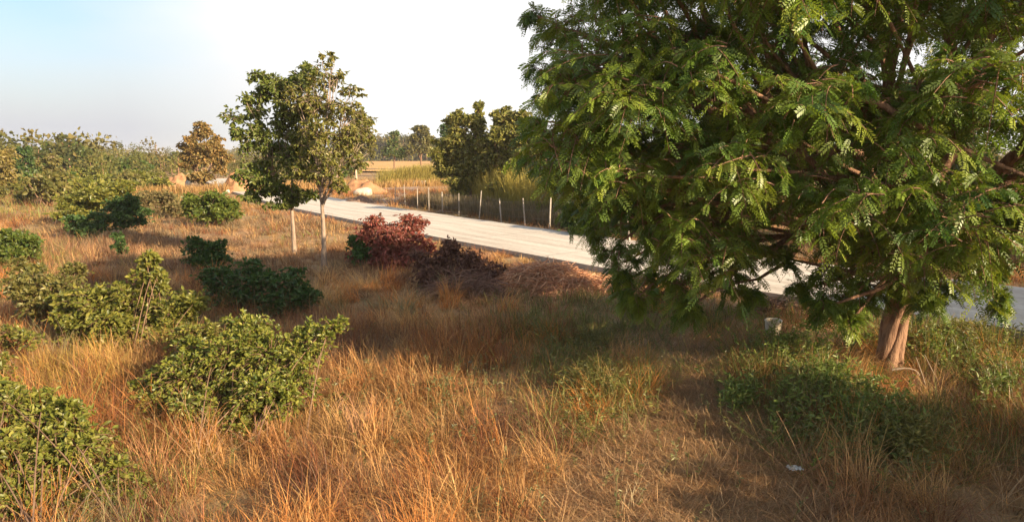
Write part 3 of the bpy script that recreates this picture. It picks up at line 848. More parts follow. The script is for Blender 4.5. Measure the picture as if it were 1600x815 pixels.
# ================================================================== FENCE
def fence():
    s = [(990, 366), (910, 368), (856, 358), (818, 351), (778, 349), (748, 345), (718, 338), (688, 331), (656, 326), (636, 325), (622, 324)]
    pts = [G(*p) for p in s]
    # straighten onto the fence line
    x = A([p[0] for p in pts]); y = A([p[1] for p in pts])
    k = np.polyfit(y[2:9], x[2:9], 1)
    root = thing('wire_fence', 'leaning pale fence posts with thin wire along the far side of the road', 'fence', (np.polyval(k, y[5]), y[5], gz(np.polyval(k, y[5]), y[5])))
    base = A(root.location)
    gg = np.random.default_rng(2)
    def fy(px):          # where the fence line stands as seen at this pixel column
        c = (px - 800) / FPX * .99
        return k[1] / (c - k[0])
    tops = []
    for i, yy in enumerate(sorted([fy(p) for p in (614, 630, 650, 669, 689, 718, 748, 782, 819, 857, 910, 988)])):
        xx = np.polyval(k, yy) + gg.normal() * .08
        h = gg.uniform(1.2, 1.6); w = gg.uniform(.020, .034)
        lean = gg.normal(size=2) * .05
        kz = 5; V, Q = [], []
        for q in range(kz):
            f = q / (kz - 1); ww = w * (1 - .15 * f) + gg.normal() * .002
            ang = .4 + gg.normal() * .03
            for (a, b_) in ((-1, -1), (1, -1), (1, 1), (-1, 1)):
                V.append([xx + lean[0] * f * h + ww * (a * math.cos(ang) - b_ * math.sin(ang)), yy + lean[1] * f * h + ww * (a * math.sin(ang) + b_ * math.cos(ang)), gz(xx, yy) - .2 + f * (h + .2)])
        for q in range(kz - 1):
            for e in range(4):
                Q.append([q * 4 + e, q * 4 + (e + 1) % 4, (q + 1) * 4 + (e + 1) % 4, (q + 1) * 4 + e])
        Q.append([(kz - 1) * 4 + e for e in range(4)])
        mesh_np('post', A(V), A(Q), M_post, parent=root, loc=base)
        tops.append((xx, yy, lean, h))
    for f in (.35, .62, .9):
        P = []
        for (x0, y0, l0, h0), (x1, y1, l1, h1) in zip(tops[:-1], tops[1:]):
            a = A([x0 + l0[0] * f * h0, y0 + l0[1] * f * h0 - .08, gz(x0, y0) + f * h0]); b_ = A([x1 + l1[0] * f * h1, y1 + l1[1] * f * h1 - .08, gz(x1, y1) + f * h1])
            for q in range(4):
                t = q / 4; p = a + (b_ - a) * t; p[2] -= .10 * t * (1 - t) * 4 * .5; P.append(p)
        P.append(b_)
        mesh_np('wire', *tubes(A(P), np.full(len(P), .003), 4), M_wire, parent=root, loc=base)
fence()

# ================================================================== MOUNDS AND STONES
def mound(name, label, cat, base, rx, ry, h, mat, seed=1, n=44, rough=.5, kind=None):
    gg = np.random.default_rng(seed)
    b = G(*base) if len(base) == 2 else A(base)
    u, v = np.meshgrid(np.linspace(-1, 1, n), np.linspace(-1, 1, n), indexing='ij')
    r = np.sqrt(u * u + v * v)
    f = np.clip(1 - r, 0, 1); f = f * f * (3 - 2 * f) + 0
    f = np.clip(np.cos(np.clip(r, 0, 1) * math.pi) * .5 + .5, 0, 1)
    o = seed * 13.7
    z = h * f * (1 + rough * (fbm(u * 3.5 + o, v * 3.5 + o, 5) - .5) * 2) - .04
    V = np.stack([u * rx, v * ry, z], -1).reshape(-1, 3)
    i, j = np.meshgrid(np.arange(n - 1), np.arange(n - 1), indexing='ij')
    Q = np.stack([i * n + j, (i + 1) * n + j, (i + 1) * n + j + 1, i * n + j + 1], -1).reshape(-1, 4)
    ob = mesh_np(name, V, Q, mat, smooth=True)
    ob.location = tuple(float(q) for q in b)
    return tag(ob, label, cat, kind=kind)
mound('earth_mound', 'orange earth mound behind the far bushes, left of the golden tree', 'mound', (279, 291), 2.0, 1.5, 1.5, M_sand, 1)
mound('earth_mound', 'orange earth mound beside the far road bend, right of the golden tree', 'mound', (372, 301), 1.9, 1.5, 1.9, M_sand, 2)
mound('earth_mound', 'long low mound of reddish earth beyond the tree pair', 'mound', (566, 303), 3.2, 1.8, 1.3, M_sand, 3)
mound('earth_mound', 'small dark mound of soil at the far road verge', 'mound', (562, 318), 1.7, .8, .55, M_debris, 4)
def stone(label, base, s, seed, mat=None, group=None, sc=(1, 1, .7), name='stone', cat='stone'):
    gg = np.random.default_rng(seed)
    n, m = 14, 9
    V = []
    for q in range(m + 1):
        th = math.pi * q / m
        for e in range(n):
            ph = 2 * math.pi * e / n
            V.append([math.sin(th) * math.cos(ph), math.sin(th) * math.sin(ph), math.cos(th)])
    V = A(V)
    cuts = norm(gg.normal(size=(9, 3)))
    for c in cuts:
        d = V @ c; lim = gg.uniform(.55, .85)
        V = V - np.maximum(d - lim, 0)[:, None] * c
    V = V * A(sc) * s; V[:, 2] += s * sc[2] * .5
    i, k = np.meshgrid(np.arange(m), np.arange(n), indexing='ij')
    Q = np.stack([i * n + k, (i + 1) * n + k, (i + 1) * n + (k + 1) % n, i * n + (k + 1) % n], -1).reshape(-1, 4)
    ob = mesh_np(name, V, Q, mat or M_stone)
    b = G(*base); ob.location = tuple(float(q) for q in b); ob.rotation_euler[2] = gg.uniform(0, 6)
    return tag(ob, label, cat, group)
for q, (px, py, s) in enumerate([(334, 297, .35), (341, 299, .28), (347, 296, .4), (353, 299, .3), (338, 294, .26), (357, 302, .34)]):
    stone('pale rubble block in the row beside the far road bend', (px, py), s, 40 + q, group='rubble blocks by the far road bend')
stone('pale boulder with a dark side next to the left earth mound', (297, 297), .62, 51, sc=(.8, .7, 1.2), name='boulder', cat='boulder')
stone('broad pale boulder half sunk in the long reddish mound', (570, 306), .75, 52, sc=(1.3, .8, .7), name='boulder', cat='boulder')
stone('small white pebble lying on trampled straw near the bottom', (1180, 776), .035, 53, M_white, name='pebble', cat='pebble')
stone('tiny pale pebble on the shaded straw right of the footpath', (1213, 703), .02, 54, M_white, name='pebble', cat='pebble')
stone('pale stone in the weeds at lower right', (1388, 745), .05, 55, name='stone')
def scrap(label, base, s, seed):
    gg = np.random.default_rng(seed)
    n = 9
    u, v = np.meshgrid(np.linspace(-1, 1, n), np.linspace(-1, 1, n), indexing='ij')
    z = .35 * (gg.random((n, n)) - .2) + .25
    V = np.stack([u * (1 + .3 * gg.normal(size=(n, n)) * .3), v * .7 + .1 * gg.normal(size=(n, n)), z], -1).reshape(-1, 3) * s
    i, j = np.meshgrid(np.arange(n - 1), np.arange(n - 1), indexing='ij')
    Q = np.stack([i * n + j, (i + 1) * n + j, (i + 1) * n + j + 1, i * n + j + 1], -1).reshape(-1, 4)
    ob = mesh_np('plastic_scrap', V, Q, M_white); b = G(*base); ob.location = tuple(float(q) for q in b + A([0, 0, .06]))
    tag(ob, label, 'litter')
scrap('crumpled greyish white plastic scrap on shaded straw at lower right', (1240, 748), .08, 61)
# culvert wall across the road
def culvert():
    b = G(652, 291)
    V, Q = [], []
    def box(cx, cy, cz, x, y, z):
        k = len(V)
        for a in (-1, 1):
            for b_ in (-1, 1):
                for c in (-1, 1): V.append([cx + a * x, cy + b_ * y, cz + c * z])
        for f in ((0, 1, 3, 2), (4, 6, 7, 5), (0, 4, 5, 1), (2, 3, 7, 6), (0, 2, 6, 4), (1, 5, 7, 3)): Q.append([k + e for e in f])
    box(0, 0, .25, .9, .14, .28); box(0, 0, .565, .98, .19, .03); box(-1.05, .3, .2, .12, .5, .26)
    ob = mesh_np('culvert_wall', A(V), A(Q), M_stone); ob.location = tuple(float(q) for q in b); ob.rotation_euler[2] = -.2
    tag(ob, 'low pale culvert wall beside the dirt track beyond the fence', 'wall')
culvert()

# ================================================================== MID AND FAR TREES
g = np.random.default_rng(77)
def ftree(label, base, lob, size, tw, per, cols, tr=.12, fork=1.5, name='broadleaf_tree', bark=None, **k):
    Yl = float(np.mean([q[4] for q in lob])); bx = at(base[0], base[1], Yl)[0]; b = A([bx, Yl, gz(bx, Yl)])
    return plant(name, label, 'tree', b, split(L_(lob, k.pop('sc', 1.12)), 4, .5, g, k.pop('keep', .68)), g, dict(kind='broad', size=size * .82, wid=k.pop('wid', .6), droop=.3, fold=.2), tw * 1.5, per, cols,
                 trunk_r=tr * .8, fork=fork, crown='crown', wood='trunk', twig_r=k.pop('twig_r', .02), bark=bark or M_twig, **k)
ftree('golden brown tree standing beyond the road bend', (318, 300),
      [(318, 207, 20, 14, 62), (300, 228, 20, 16, 62), (335, 230, 18, 16, 62), (318, 245, 26, 18, 62), (296, 255, 18, 14, 62), (345, 258, 16, 18, 62), (320, 275, 22, 14, 62)],
      .34, 6.5, 8, GOLD, tr=.2, fork=1.0, shell=.25)
ftree('tall pale-stemmed tree rising behind the right tree of the pair', (556, 281),
      [(560, 185, 18, 16, 85), (548, 205, 22, 18, 85), (572, 208, 16, 18, 85), (558, 230, 22, 16, 85), (580, 235, 8, 10, 85), (540, 225, 14, 14, 85)],
      .42, 3.6, 8, OLIVE, tr=.22, fork=2.5, bark=M_palebark, shell=.3)
ftree('broad olive tree behind the fence with two spiky leaders', (735, 322),
      [(712, 185, 15, 12, 45), (715, 205, 20, 16, 45), (748, 172, 7, 14, 45), (745, 200, 18, 16, 45), (720, 235, 30, 20, 45), (755, 230, 24, 20, 45), (700, 262, 20, 18, 45), (735, 265, 30, 20, 45), (765, 262, 20, 18, 45), (725, 288, 28, 12, 45), (690, 235, 18, 16, 45), (770, 215, 18, 16, 45.5)],
      .26, 11, 8, OLIVE_L, tr=.14, fork=1.2, shell=.3, sc=1.3)
ftree('round dark green tree left of the broad olive tree', (700, 262),
      [(698, 205, 14, 18, 100), (705, 220, 16, 18, 100), (700, 235, 14, 10, 100)], .5, 4, 9, DGREEN, tr=.25, fork=2)
ftree('olive tree with yellowing top between the spiky tree and the big tree', (795, 325),
      [(785, 185, 18, 14, 44), (810, 195, 24, 18, 43), (790, 215, 24, 18, 43), (820, 225, 26, 22, 42), (795, 250, 26, 20, 43), (830, 260, 24, 20, 42), (770, 240, 24, 20, 43.5), (800, 275, 34, 16, 42.5), (850, 280, 30, 18, 41), (845, 245, 26, 24, 41)],
      .26, 11, 8, OLIVE_L, sc=1.3, tr=.14, fork=1.4, shell=.3)
ftree('dark leafy tree partly hidden behind the left edge of the big tree', (875, 342),
      [(850, 215, 26, 22, 36), (880, 235, 30, 24, 36), (860, 262, 28, 22, 36), (900, 270, 30, 26, 35.5), (930, 240, 34, 30, 35.5), (880, 295, 26, 18, 35.5), (920, 305, 28, 20, 35)],
      .22, 10, 8, GREEN, tr=.18, fork=1.2)
shrub('dense dark green bush on the far verge under the big tree branches', (925, 368),
      [(895, 335, 24, 22, 30), (930, 340, 30, 24, 29.5), (965, 345, 26, 22, 28.5), (915, 355, 30, 14, 29), (985, 350, 26, 20, 27.5)], dict(BR, size=.15), 16, 9, GREEN, stems=30)
# left group
ftree('yellow tree with thin white trunks at the far left edge', (10, 308),
      [(5, 250, 20, 18, 57), (-18, 255, 20, 18, 57), (15, 270, 14, 12, 57), (0, 275, 18, 12, 57)], .32, 7, 8, [(0.30, 0.22, 0.06), (0.20, 0.18, 0.05)], tr=.11, fork=1.2, bark=M_palebark, nlimb=4, shell=.3)
ftree('narrow dark tree right of the yellow tree at far left', (38, 302),
      [(30, 243, 8, 12, 66), (43, 243, 10, 14, 66), (36, 262, 14, 14, 66), (36, 282, 14, 12, 66)], .32, 8, 9, DGREEN, tr=.15, fork=1)
ftree('thin yellowish tree with two pale trunks in front of the dark grove', (82, 306),
      [(80, 250, 16, 12, 57), (75, 265, 14, 10, 57), (92, 268, 12, 10, 57), (82, 278, 14, 8, 57)], .3, 6, 7, [(0.24, 0.20, 0.06), (0.14, 0.14, 0.04)], tr=.09, fork=2.2, bark=M_palebark, nlimb=4, shell=.25)
ftree('tallest dark tree in the grove at far left', (122, 292),
      [(103, 228, 8, 8, 85), (118, 235, 12, 12, 85), (108, 250, 16, 14, 85), (130, 248, 14, 14, 85), (143, 252, 10, 10, 85), (120, 268, 24, 12, 85)], .42, 5, 9, DGREEN[:2] + OLIVE[:1], tr=.22, fork=1.6)
ftree('dark tree with hooked top left of the tallest grove tree', (68, 292),
      [(70, 232, 6, 8, 85), (63, 242, 9, 10, 85), (72, 252, 12, 12, 85), (60, 265, 14, 12, 85)], .42, 5, 9, DGREEN[:2] + OLIVE[:1], tr=.2, fork=1.6)
ftree('rounded grey-green tree left of centre in the far treeline', (190, 270),
      [(165, 258, 14, 9, 125), (185, 255, 16, 10, 125), (205, 253, 12, 9, 125)], .6, 2.6, 9, OLIVE[:1] + DGREEN[:2], tr=.3, fork=1.5)
ftree('broad grey-green tree below the golden tree in the far treeline', (245, 268),
      [(222, 250, 14, 9, 130), (245, 254, 16, 9, 130), (264, 250, 12, 9, 130), (275, 242, 7, 8, 130)], .6, 2.6, 9, OLIVE[:1] + DGREEN[:2], tr=.3, fork=1.5)
# centre far group
ftree('airy domed tree rising over the far orange field', (658, 262),
      [(660, 202, 14, 9, 140), (650, 215, 12, 10, 140), (670, 218, 14, 10, 140), (658, 232, 20, 10, 140)], .62, 2.2, 9, OLIVE, tr=.3, fork=2.5, shell=.4)
ftree('small dark tree with a mushroom top over the far orange field', (616, 262),
      [(617, 211, 7, 6, 140), (615, 226, 9, 8, 140), (605, 236, 12, 9, 140), (630, 238, 12, 9, 140)], .6, 2.4, 9, DGREEN[:2] + OLIVE[:1], tr=.25, fork=3)

# far woods: reads as one mass
def far_woods():
    g = np.random.default_rng(91)
    LB = MB(); wb = MB()
    trees = []
    for Y0, Y1, n, hh in ((150, 190, 130, 7.0), (200, 270, 170, 9.0), (300, 420, 160, 11)):
        for _ in range(n):
            Y = g.uniform(Y0, Y1); X = g.uniform(-1.0, 1.0) * Y * .95
            if -50 < X + .155 * Y < 6 and False: continue
            h = hh * g.uniform(.45, 1.05) * (1 + .25 * (fbm(X / 30 + 5, Y / 50) - .5) * 2)
            # keep the field open
            px = 800 + X / Y * FPX
            if 565 < px < 700 and Y < 300: continue
            trees.append((X, Y, h))
    for _ in range(650):
        Y = g.uniform(66, 145); X = g.uniform(-1.0, 1.0) * Y * .95
        px = 800 + X / Y * FPX
        if 545 < px < 700 or (Y < 85 and 250 < px < 400): continue
        if px < 560 and road_dist(X, Y) < 6: continue
        trees.append((X, Y, g.uniform(1.4, 5.2) * (1.45 if px < 155 else 1)))
    for _ in range(190):
        px = g.uniform(535, 720); Y = g.uniform(305, 345); trees.append(((px - 800) / FPX * Y, Y, g.uniform(8, 14)))
    for X, Y, h in trees:
        k = 4
        c = A([X, Y, 0]) + np.c_[g.normal(size=k) * h * .20, g.normal(size=k) * h * .20, h * g.uniform(.35, .82, k)]
        n = 150
        ci = g.integers(0, k, n)
        u = norm(g.normal(size=(n, 3)))
        P = c[ci] + u * h * A([.24, .24, .17]) * g.uniform(.4, 1.1, (n, 1))
        v, q, kk = leaf_broad(P, g.normal(size=(n, 3)), np.full(n, h * .085) * g.uniform(.6, 1.2, n), .75, g, .2)
        base = leafcol(1, [(0.12, 0.13, 0.035), (0.06, 0.075, 0.028), (0.18, 0.17, 0.045), (0.20, 0.15, 0.05)], g)
        LB.add(v, q, np.repeat(base * g.uniform(.8, 1.2, (n, 1)), kk, axis=0))
        # low scrub at its foot
        n = 30
        P = A([X, Y, 0]) + np.c_[g.normal(size=n) * h * .35, g.normal(size=n) * h * .2, g.uniform(0, .3, n) * h]
        v, q, kk = leaf_broad(P, g.normal(size=(n, 3)), np.full(n, h * .12), .75, g, .2)
        LB.add(v, q, np.repeat(base * g.uniform(.8, 1.25, (n, 1)), kk, axis=0))
        Pt = bez(A([X, Y, -.2]), A([X + g.normal() * .3, Y, h * .3]), A([X, Y, h * .7]), 4)
        wb.add(*tubes(Pt, A([.2, .16, .12, .05]) * h / 8, 4))
    o = LB.build('distant_woods', M_leafdull); tag(o, 'hazy line of grey-green woods along the whole horizon', 'woods', kind='stuff')
    nm = len(o.data.polygons)
    w = wb.build('distant_trunks', M_bark); tag(w, 'trunks of the woods along the horizon', 'woods', kind='stuff')
far_woods()

# scrub bushes dotting the land left of the road
g = np.random.default_rng(99)
protos = []
for q, cols in enumerate([YGREEN, OLIVE, GREEN]):
    k = 5
    lob = [[g.normal() * .6, g.normal() * .45, g.uniform(.5, 1.1), .62, .55, .42] for _ in range(k)]
    protos.append((split(lob, 3, .5, g, .65), cols))
spots = []
while len(spots) < 70:
    px, py = g.uniform(-60, 545), g.uniform(262, 322)
    if px > 240 and py > 288: continue
    p = G(px, py)
    if road_dist(p[0], p[1]) < 5 or (250 < px < 400 and 272 < py < 305) or p[1] > 120: continue
    if any(np.hypot(p[0] - a[0], p[1] - a[1]) < 2.2 for a in spots): continue
    spots.append(p)
made = [None] * 3
GL = ['yellow-green scrub bush among the dry grass of the far left clearing', 'olive scrub bush among the dry grass of the far left clearing', 'green scrub bush among the dry grass of the far left clearing']
for n_, p in enumerate(spots):
    q = n_ % 3
    if made[q] is None:
        lob, cols = protos[q]
        made[q] = plant('scrub_bush', GL[q], 'bush', (0, 0, 0), lob, g, dict(kind='broad', size=.22, wid=.55, droop=.1, fold=.2), 9, 7, cols, stems=12, twig_r=.012, group=GL[q].split(' among')[0] + 'es left of the road')
        made[q].location = tuple(float(e) for e in p)
        made[q].scale = (1.2, 1.2, 1.1)
    else:
        sc_ = g.uniform(.8, 1.8)
        copy_tree(made[q], p, g.uniform(0, 6.28), (sc_, sc_, sc_ * g.uniform(.8, 1.25)), GL[q], GL[q].split(' among')[0] + 'es left of the road')

# off-frame trees whose shade falls into the view (they stand right of and behind the camera)
def offtree(x, y, h, w, label, seed, size=.16):
    gg = np.random.default_rng(seed)
    k = 9
    lob = []
    for q in range(k):
        a = q * 2.4; r = w * .5 * math.sqrt((q + .5) / k)
        lob.append([x + math.cos(a) * r, y + math.sin(a) * r, h * gg.uniform(.5, .84), w * .26, w * .26, h * .17])
    plant('roadside_tree', label, 'tree', (x, y, gz(x, y)), lob, gg, dict(kind='broad', size=size, wid=.5, droop=.3, fold=.2), 12, 8, GREEN,
          trunk_r=.14, fork=h * .3, crown='crown', wood='trunk', twig_r=.012, bark=M_bark)
offtree(19.5, 9.5, 5.5, 6.0, 'leafy roadside tree far to the right of the big tree', 201)
offtree(24.5, 4.5, 6.5, 6.5, 'leafy roadside tree at the far right by the road', 202)
offtree(11.4, 1.8, 4.9, 5.2, 'low leafy tree to the right of the camera', 203)
offtree(8.2, -1.6, 3.6, 3.6, 'low leafy tree behind the camera on the right', 204)

# trees on the far side of the road, behind the big tree
proto = plant('roadside_tree', 'leafy tree behind the road seen through the left part of the big crown', 'tree', (9.5, 29.5, gz(9.5, 29.5)),
    [[9.5, 29.5, 5.0, 1.6, 1.6, 1.2], [8.2, 29.2, 4.0, 1.5, 1.4, 1.1], [10.9, 29.7, 4.1, 1.5, 1.4, 1.1], [9.6, 28.6, 3.2, 1.6, 1.3, 1.0], [9.2, 30.6, 3.6, 1.6, 1.3, 1.1], [10.6, 28.9, 2.6, 1.3, 1.2, .9], [8.2, 30.2, 2.6, 1.3, 1.2, .9]],
    g, dict(kind='broad', size=.2, wid=.5, droop=.3, fold=.2), 11, 8, GREEN, trunk_r=.14, fork=1.4, crown='crown', wood='trunk', twig_r=.014, bark=M_bark)
for (x, y, s, rz, lb) in [(15.5, 25.5, 1.15, 1.2, 'leafy tree behind the road seen through the middle of the big crown'), (20.5, 20.5, 1.0, 2.6, 'leafy tree behind the road above the trunk of the big tree'),
                          (26.0, 16.5, 1.2, 4.0, 'leafy tree behind the road at the right edge'), (16.0, 38.0, 1.5, 5.0, 'tall leafy tree set back behind the others across the road'), (28.5, 29.0, 1.4, 3.2, 'tall leafy tree set back at the far right across the road')]:
    copy_tree(proto, (x, y, gz(x, y)), rz, s, lb)
proto['group'] = 'trees lining the far side of the road'

# ================================================================== GRASS
def blades(name, P, az, h, lean, curl, w, col, segs, mat, label, cat):
    """P (n,3); az lean direction; h blade length; lean base tilt; curl extra bend"""
    n = len(P)
    s = np.linspace(0, 1, segs + 1)
    ds = 1.0 / segs
    th = lean[:, None] + curl[:, None] * (s[None, :-1] + ds / 2)
    dr, dz = np.sin(th) * ds * h[:, None], np.cos(th) * ds * h[:, None]
    r = np.concatenate([np.zeros((n, 1)), np.cumsum(dr, 1)], 1); z = np.concatenate([np.zeros((n, 1)), np.cumsum(dz, 1)], 1)
    z = np.maximum(z, .004 + .03 * (s > 0))
    cx, cy = np.cos(az)[:, None], np.sin(az)[:, None]
    C = np.stack([P[:, 0:1] + cx * r, P[:, 1:2] + cy * r, P[:, 2:3] + z], -1)
    fa = az + math.pi / 2 + rng.normal(0, .6, n)
    S = np.stack([np.cos(fa), np.sin(fa), np.zeros(n)], -1)[:, None]
    wd = (w[:, None] * (1 - .8 * s[None] ** 1.6) * .5)[..., None]
    V = np.stack([C - S * wd, C + S * wd], 2).reshape(n, -1, 3)
    k = np.arange(segs)
    q = np.stack([2 * k, 2 * k + 1, 2 * k + 3, 2 * k + 2], -1)
    m = 2 * (segs + 1)
    Q = (q[None] + (np.arange(n) * m)[:, None, None]).reshape(-1, 4)
    o = mesh_np(name, V.reshape(-1, 3), Q, mat, np.repeat(col, m, axis=0))
    return tag(o, label, cat, kind='stuff')

def ell(px, py, cx, cy, rx, ry, soft=.35):
    d = np.sqrt(((px - cx) / rx) ** 2 + ((py - cy) / ry) ** 2)
    return np.clip((1 + soft - d) / (2 * soft), 0, 1)

ORANGE, TAN, RUST, GREY = A((0.60, 0.245, 0.065)), A((0.54, 0.33, 0.13)), A((0.27, 0.10, 0.045)), A((0.30, 0.21, 0.13))
DUN, SAGE = A((0.23, 0.135, 0.085)), A((0.22, 0.21, 0.10))
GRN, GOLDG = A((0.19, 0.23, 0.055)), A((0.50, 0.34, 0.08))

def mask_path(px, py):
    """trampled footpath: a pale tongue running up from the bottom"""
    m = np.maximum(ell(px, py, 1075, 850, 215, 190, .22), ell(px, py, 1100, 660, 90, 60, .3))
    m = np.maximum(m, ell(px, py, 1090, 590, 55, 45, .4) * .55)
    m = np.maximum(m, ell(px, py, 1070, 535, 160, 20, .4) * .4)
    return np.maximum(m, ell(px, py, 1290, 528, 130, 10, .4) * .8)

def grass_field():
    sets = []
    for (d0, d1, dens, per, seg, ws) in ((4.6, 13.5, 34, 26, 4, 1.25), (13.5, 27, 13, 24, 3, 1.9), (27, 66, 3.6, 20, 2, 3.4)):
        area_n = int(dens * (d1 - d0) * 2 * .92 * d1)
        y = rng.uniform(d0, d1, area_n); x = rng.uniform(-1, 1, area_n) * .92 * d1
        ok = np.abs(x) < .90 * y + 1.0
        x, y = x[ok], y[ok]
        rd = road_dist(x, y)
        ok = rd > 2.72 + .55 * vn(x * 1.3, y * 1.3)
        x, y = x[ok], y[ok]
        z = H(x, y)
        px, py = proj(np.stack([x, y, z], -1))
        n1 = fbm(x / 1.6 + 3, y / 1.6 + 8); n2 = fbm(x / .7 + 30, y / .7 + 70, 2); n3 = fbm(x / 4 + 90, y / 4 + 20)
        path = mask_path(px, py) * np.clip(.6 + n2 * .8, 0, 1)
        pathk = np.clip(path * 1.3 - .15, 0, 1)
        # blade height
        h = .10 + .55 * n1 + .45 * (n2 - .5) + .10 * rng.random(len(x))
        h *= 1 - .45 * ell(px, py, 700, 455, 330, 32)         # mown-looking band before the brush pile
        h *= 1 - .35 * ell(px, py, 450, 400, 250, 22)
        h *= 1 + .25 * ell(px, py, 650, 620, 190, 110)
        h *= 1 - .55 * np.clip((y - 35) / 20, 0, 1) * 0
        h = h * (1 - pathk) + .16 * pathk
        verge = np.clip((4.2 - road_dist(x, y)) / 1.2, 0, 1)
        h *= 1 - .55 * verge
        h *= 1 - .72 * np.exp(-((x - 6.2) ** 2 + ((y - 10.3) * .8) ** 2) / .9)      # worn ground at the tree foot
        h = np.clip(h, .07, .95)
        bare = (rng.random(len(x)) < .35 * pathk) | ((n2 < .36) & (rng.random(len(x)) < .6) & (y < 13)) | (rng.random(len(x)) < .3 * verge)
        # colour
        gm = np.clip(ell(px, py, 1060, 505, 160, 40) * .45 + ell(px, py, 1450, 560, 180, 60) * .4 + ell(px, py, 1400, 690, 170, 60) * .4 + ell(px, py, 940, 580, 125, 110) * .9 + ell(px, py, 150, 318, 220, 22) * .5 + ell(px, py, 1500, 620, 160, 90) * .4 + ell(px, py, 820, 500, 160, 36) * .35 + ell(px, py, 1280, 610, 190, 90) * .7 + ell(px, py, 900, 520, 90, 30) * .4 + ell(px, py, 1480, 700, 160, 60) * .35 +
                     ell(px, py, 1480, 545, 140, 40) * .6 + ell(px, py, 60, 420, 60, 40) * .4 + ell(px, py, 1130, 500, 90, 20) * .5 + .25 * (n3 > .62) + ell(px, py, 1000, 510, 120, 26) * .3, 0, 1)
        gold = ell(px, py, 130, 590, 90, 50)
        grey = np.clip(ell(px, py, 720, 460, 340, 40) * .6 + ell(px, py, 340, 395, 300, 48) * .65 + (px > 1250) * (py > 600) * .45, 0, 1)  # greyer blades where the clearing lies in shade; the shade is put into the colour
        w1 = np.clip(n1 * 2.2 - .6, 0, 1)[:, None]
        c = ORANGE * w1 + TAN * (1 - w1)
        w2 = np.clip((n2 - .5) * 3, 0, .75)[:, None]
        c = c * (1 - w2) + RUST * w2
        n4 = fbm(x / 1.1 + 51, y / 1.1 + 13); n5 = fbm(x / 2.2 + 151, y / 2.2 + 113)
        w3 = np.clip((n4 - .52) * 6, 0, .85)[:, None]; c = c * (1 - w3) + DUN * w3
        w4 = np.clip((n5 - .56) * 6, 0, .7)[:, None]; c = c * (1 - w4) + SAGE * w4
        c = c * (1 - gold[:, None]) + GOLDG * gold[:, None]
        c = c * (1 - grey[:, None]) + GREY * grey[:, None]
        c = c * (1 - pathk[:, None] * .8) + A((0.48, 0.33, 0.18)) * pathk[:, None] * .8
        keep = ~bare
        x, y, z, h, c, gm, pathk = (a[keep] for a in (x, y, z, h, c, gm, pathk))
        k = len(x)
        flow = (fbm(x / 2.6 + 11, y / 2.6 + 77, 2) - .5) * 5.0 + math.radians(215)
        rad = .05 + .05 * h
        r_ = np.repeat
        n = k * per
        tint = rng.uniform(.62, 1.22, (k, 1)); pick = rng.random(k)
        c = np.where((pick < .16)[:, None], RUST * 1.0, np.where((pick > .86)[:, None], TAN * 1.1, c)) * tint
        a0 = rng.uniform(0, 2 * math.pi, n); rr = np.sqrt(rng.random(n)) * r_(rad, per) * (1.5 + ws * .4)
        X, Y = r_(x, per) + np.cos(a0) * rr, r_(y, per) + np.sin(a0) * rr
        P = np.stack([X, Y, H(X, Y) - .01], -1)
        pk = r_(pathk, per)
        fl = r_(flow, per)
        vx, vy = np.cos(a0) * .85 + np.cos(fl) * .5, np.sin(a0) * .85 + np.sin(fl) * .5
        az = np.arctan2(vy, vx) + rng.normal(0, .7, n)
        az = np.where(pk > .4, rng.uniform(0, 6.28, n), az)
        ln = np.abs(rng.normal(.22, .28, n)) * (1 - pk) + pk * rng.uniform(1.1, 1.6, n)
        curl = np.abs(rng.normal(1.15, .85, n)) * (1 - pk) + pk * rng.normal(.0, .4, n)
        hh = r_(h, per) * rng.uniform(.45, 1.35, n)
        hh = np.where(pk > .4, hh * 1.7, hh)
        w = rng.uniform(.0035, .0075, n) * ws
        cc = r_(c, per, axis=0)
        isg = rng.random(n) < r_(gm, per) * .75
        gc = GRN * rng.uniform(.7, 1.4, (n, 1)) * (1 + rng.normal(0, .08, (n, 3)))
        cc = np.where(isg[:, None], gc, cc)
        dark = rng.random(n) < .2
        cc = np.where(dark[:, None], cc * .55, cc) * rng.uniform(.72, 1.2, (n, 1))
        sets.append((P, az, hh, ln, curl, w, np.clip(cc, 0, .8), seg))
    # one object: pad every band to the same segment count
    P = [np.concatenate([s[q] for s in sets]) for q in range(7)]
    print('blades', len(P[0]))
    near = len(sets[0][0])
    blades('grass', *[a[:near] for a in P], 4, M_grass, 'tall dry orange and tan grass in the foreground', 'grass')
    blades('far_grass', *[a[near:] for a in P], 2, M_grass, 'dry brown grass of the clearing up to the road', 'grass')
grass_field()

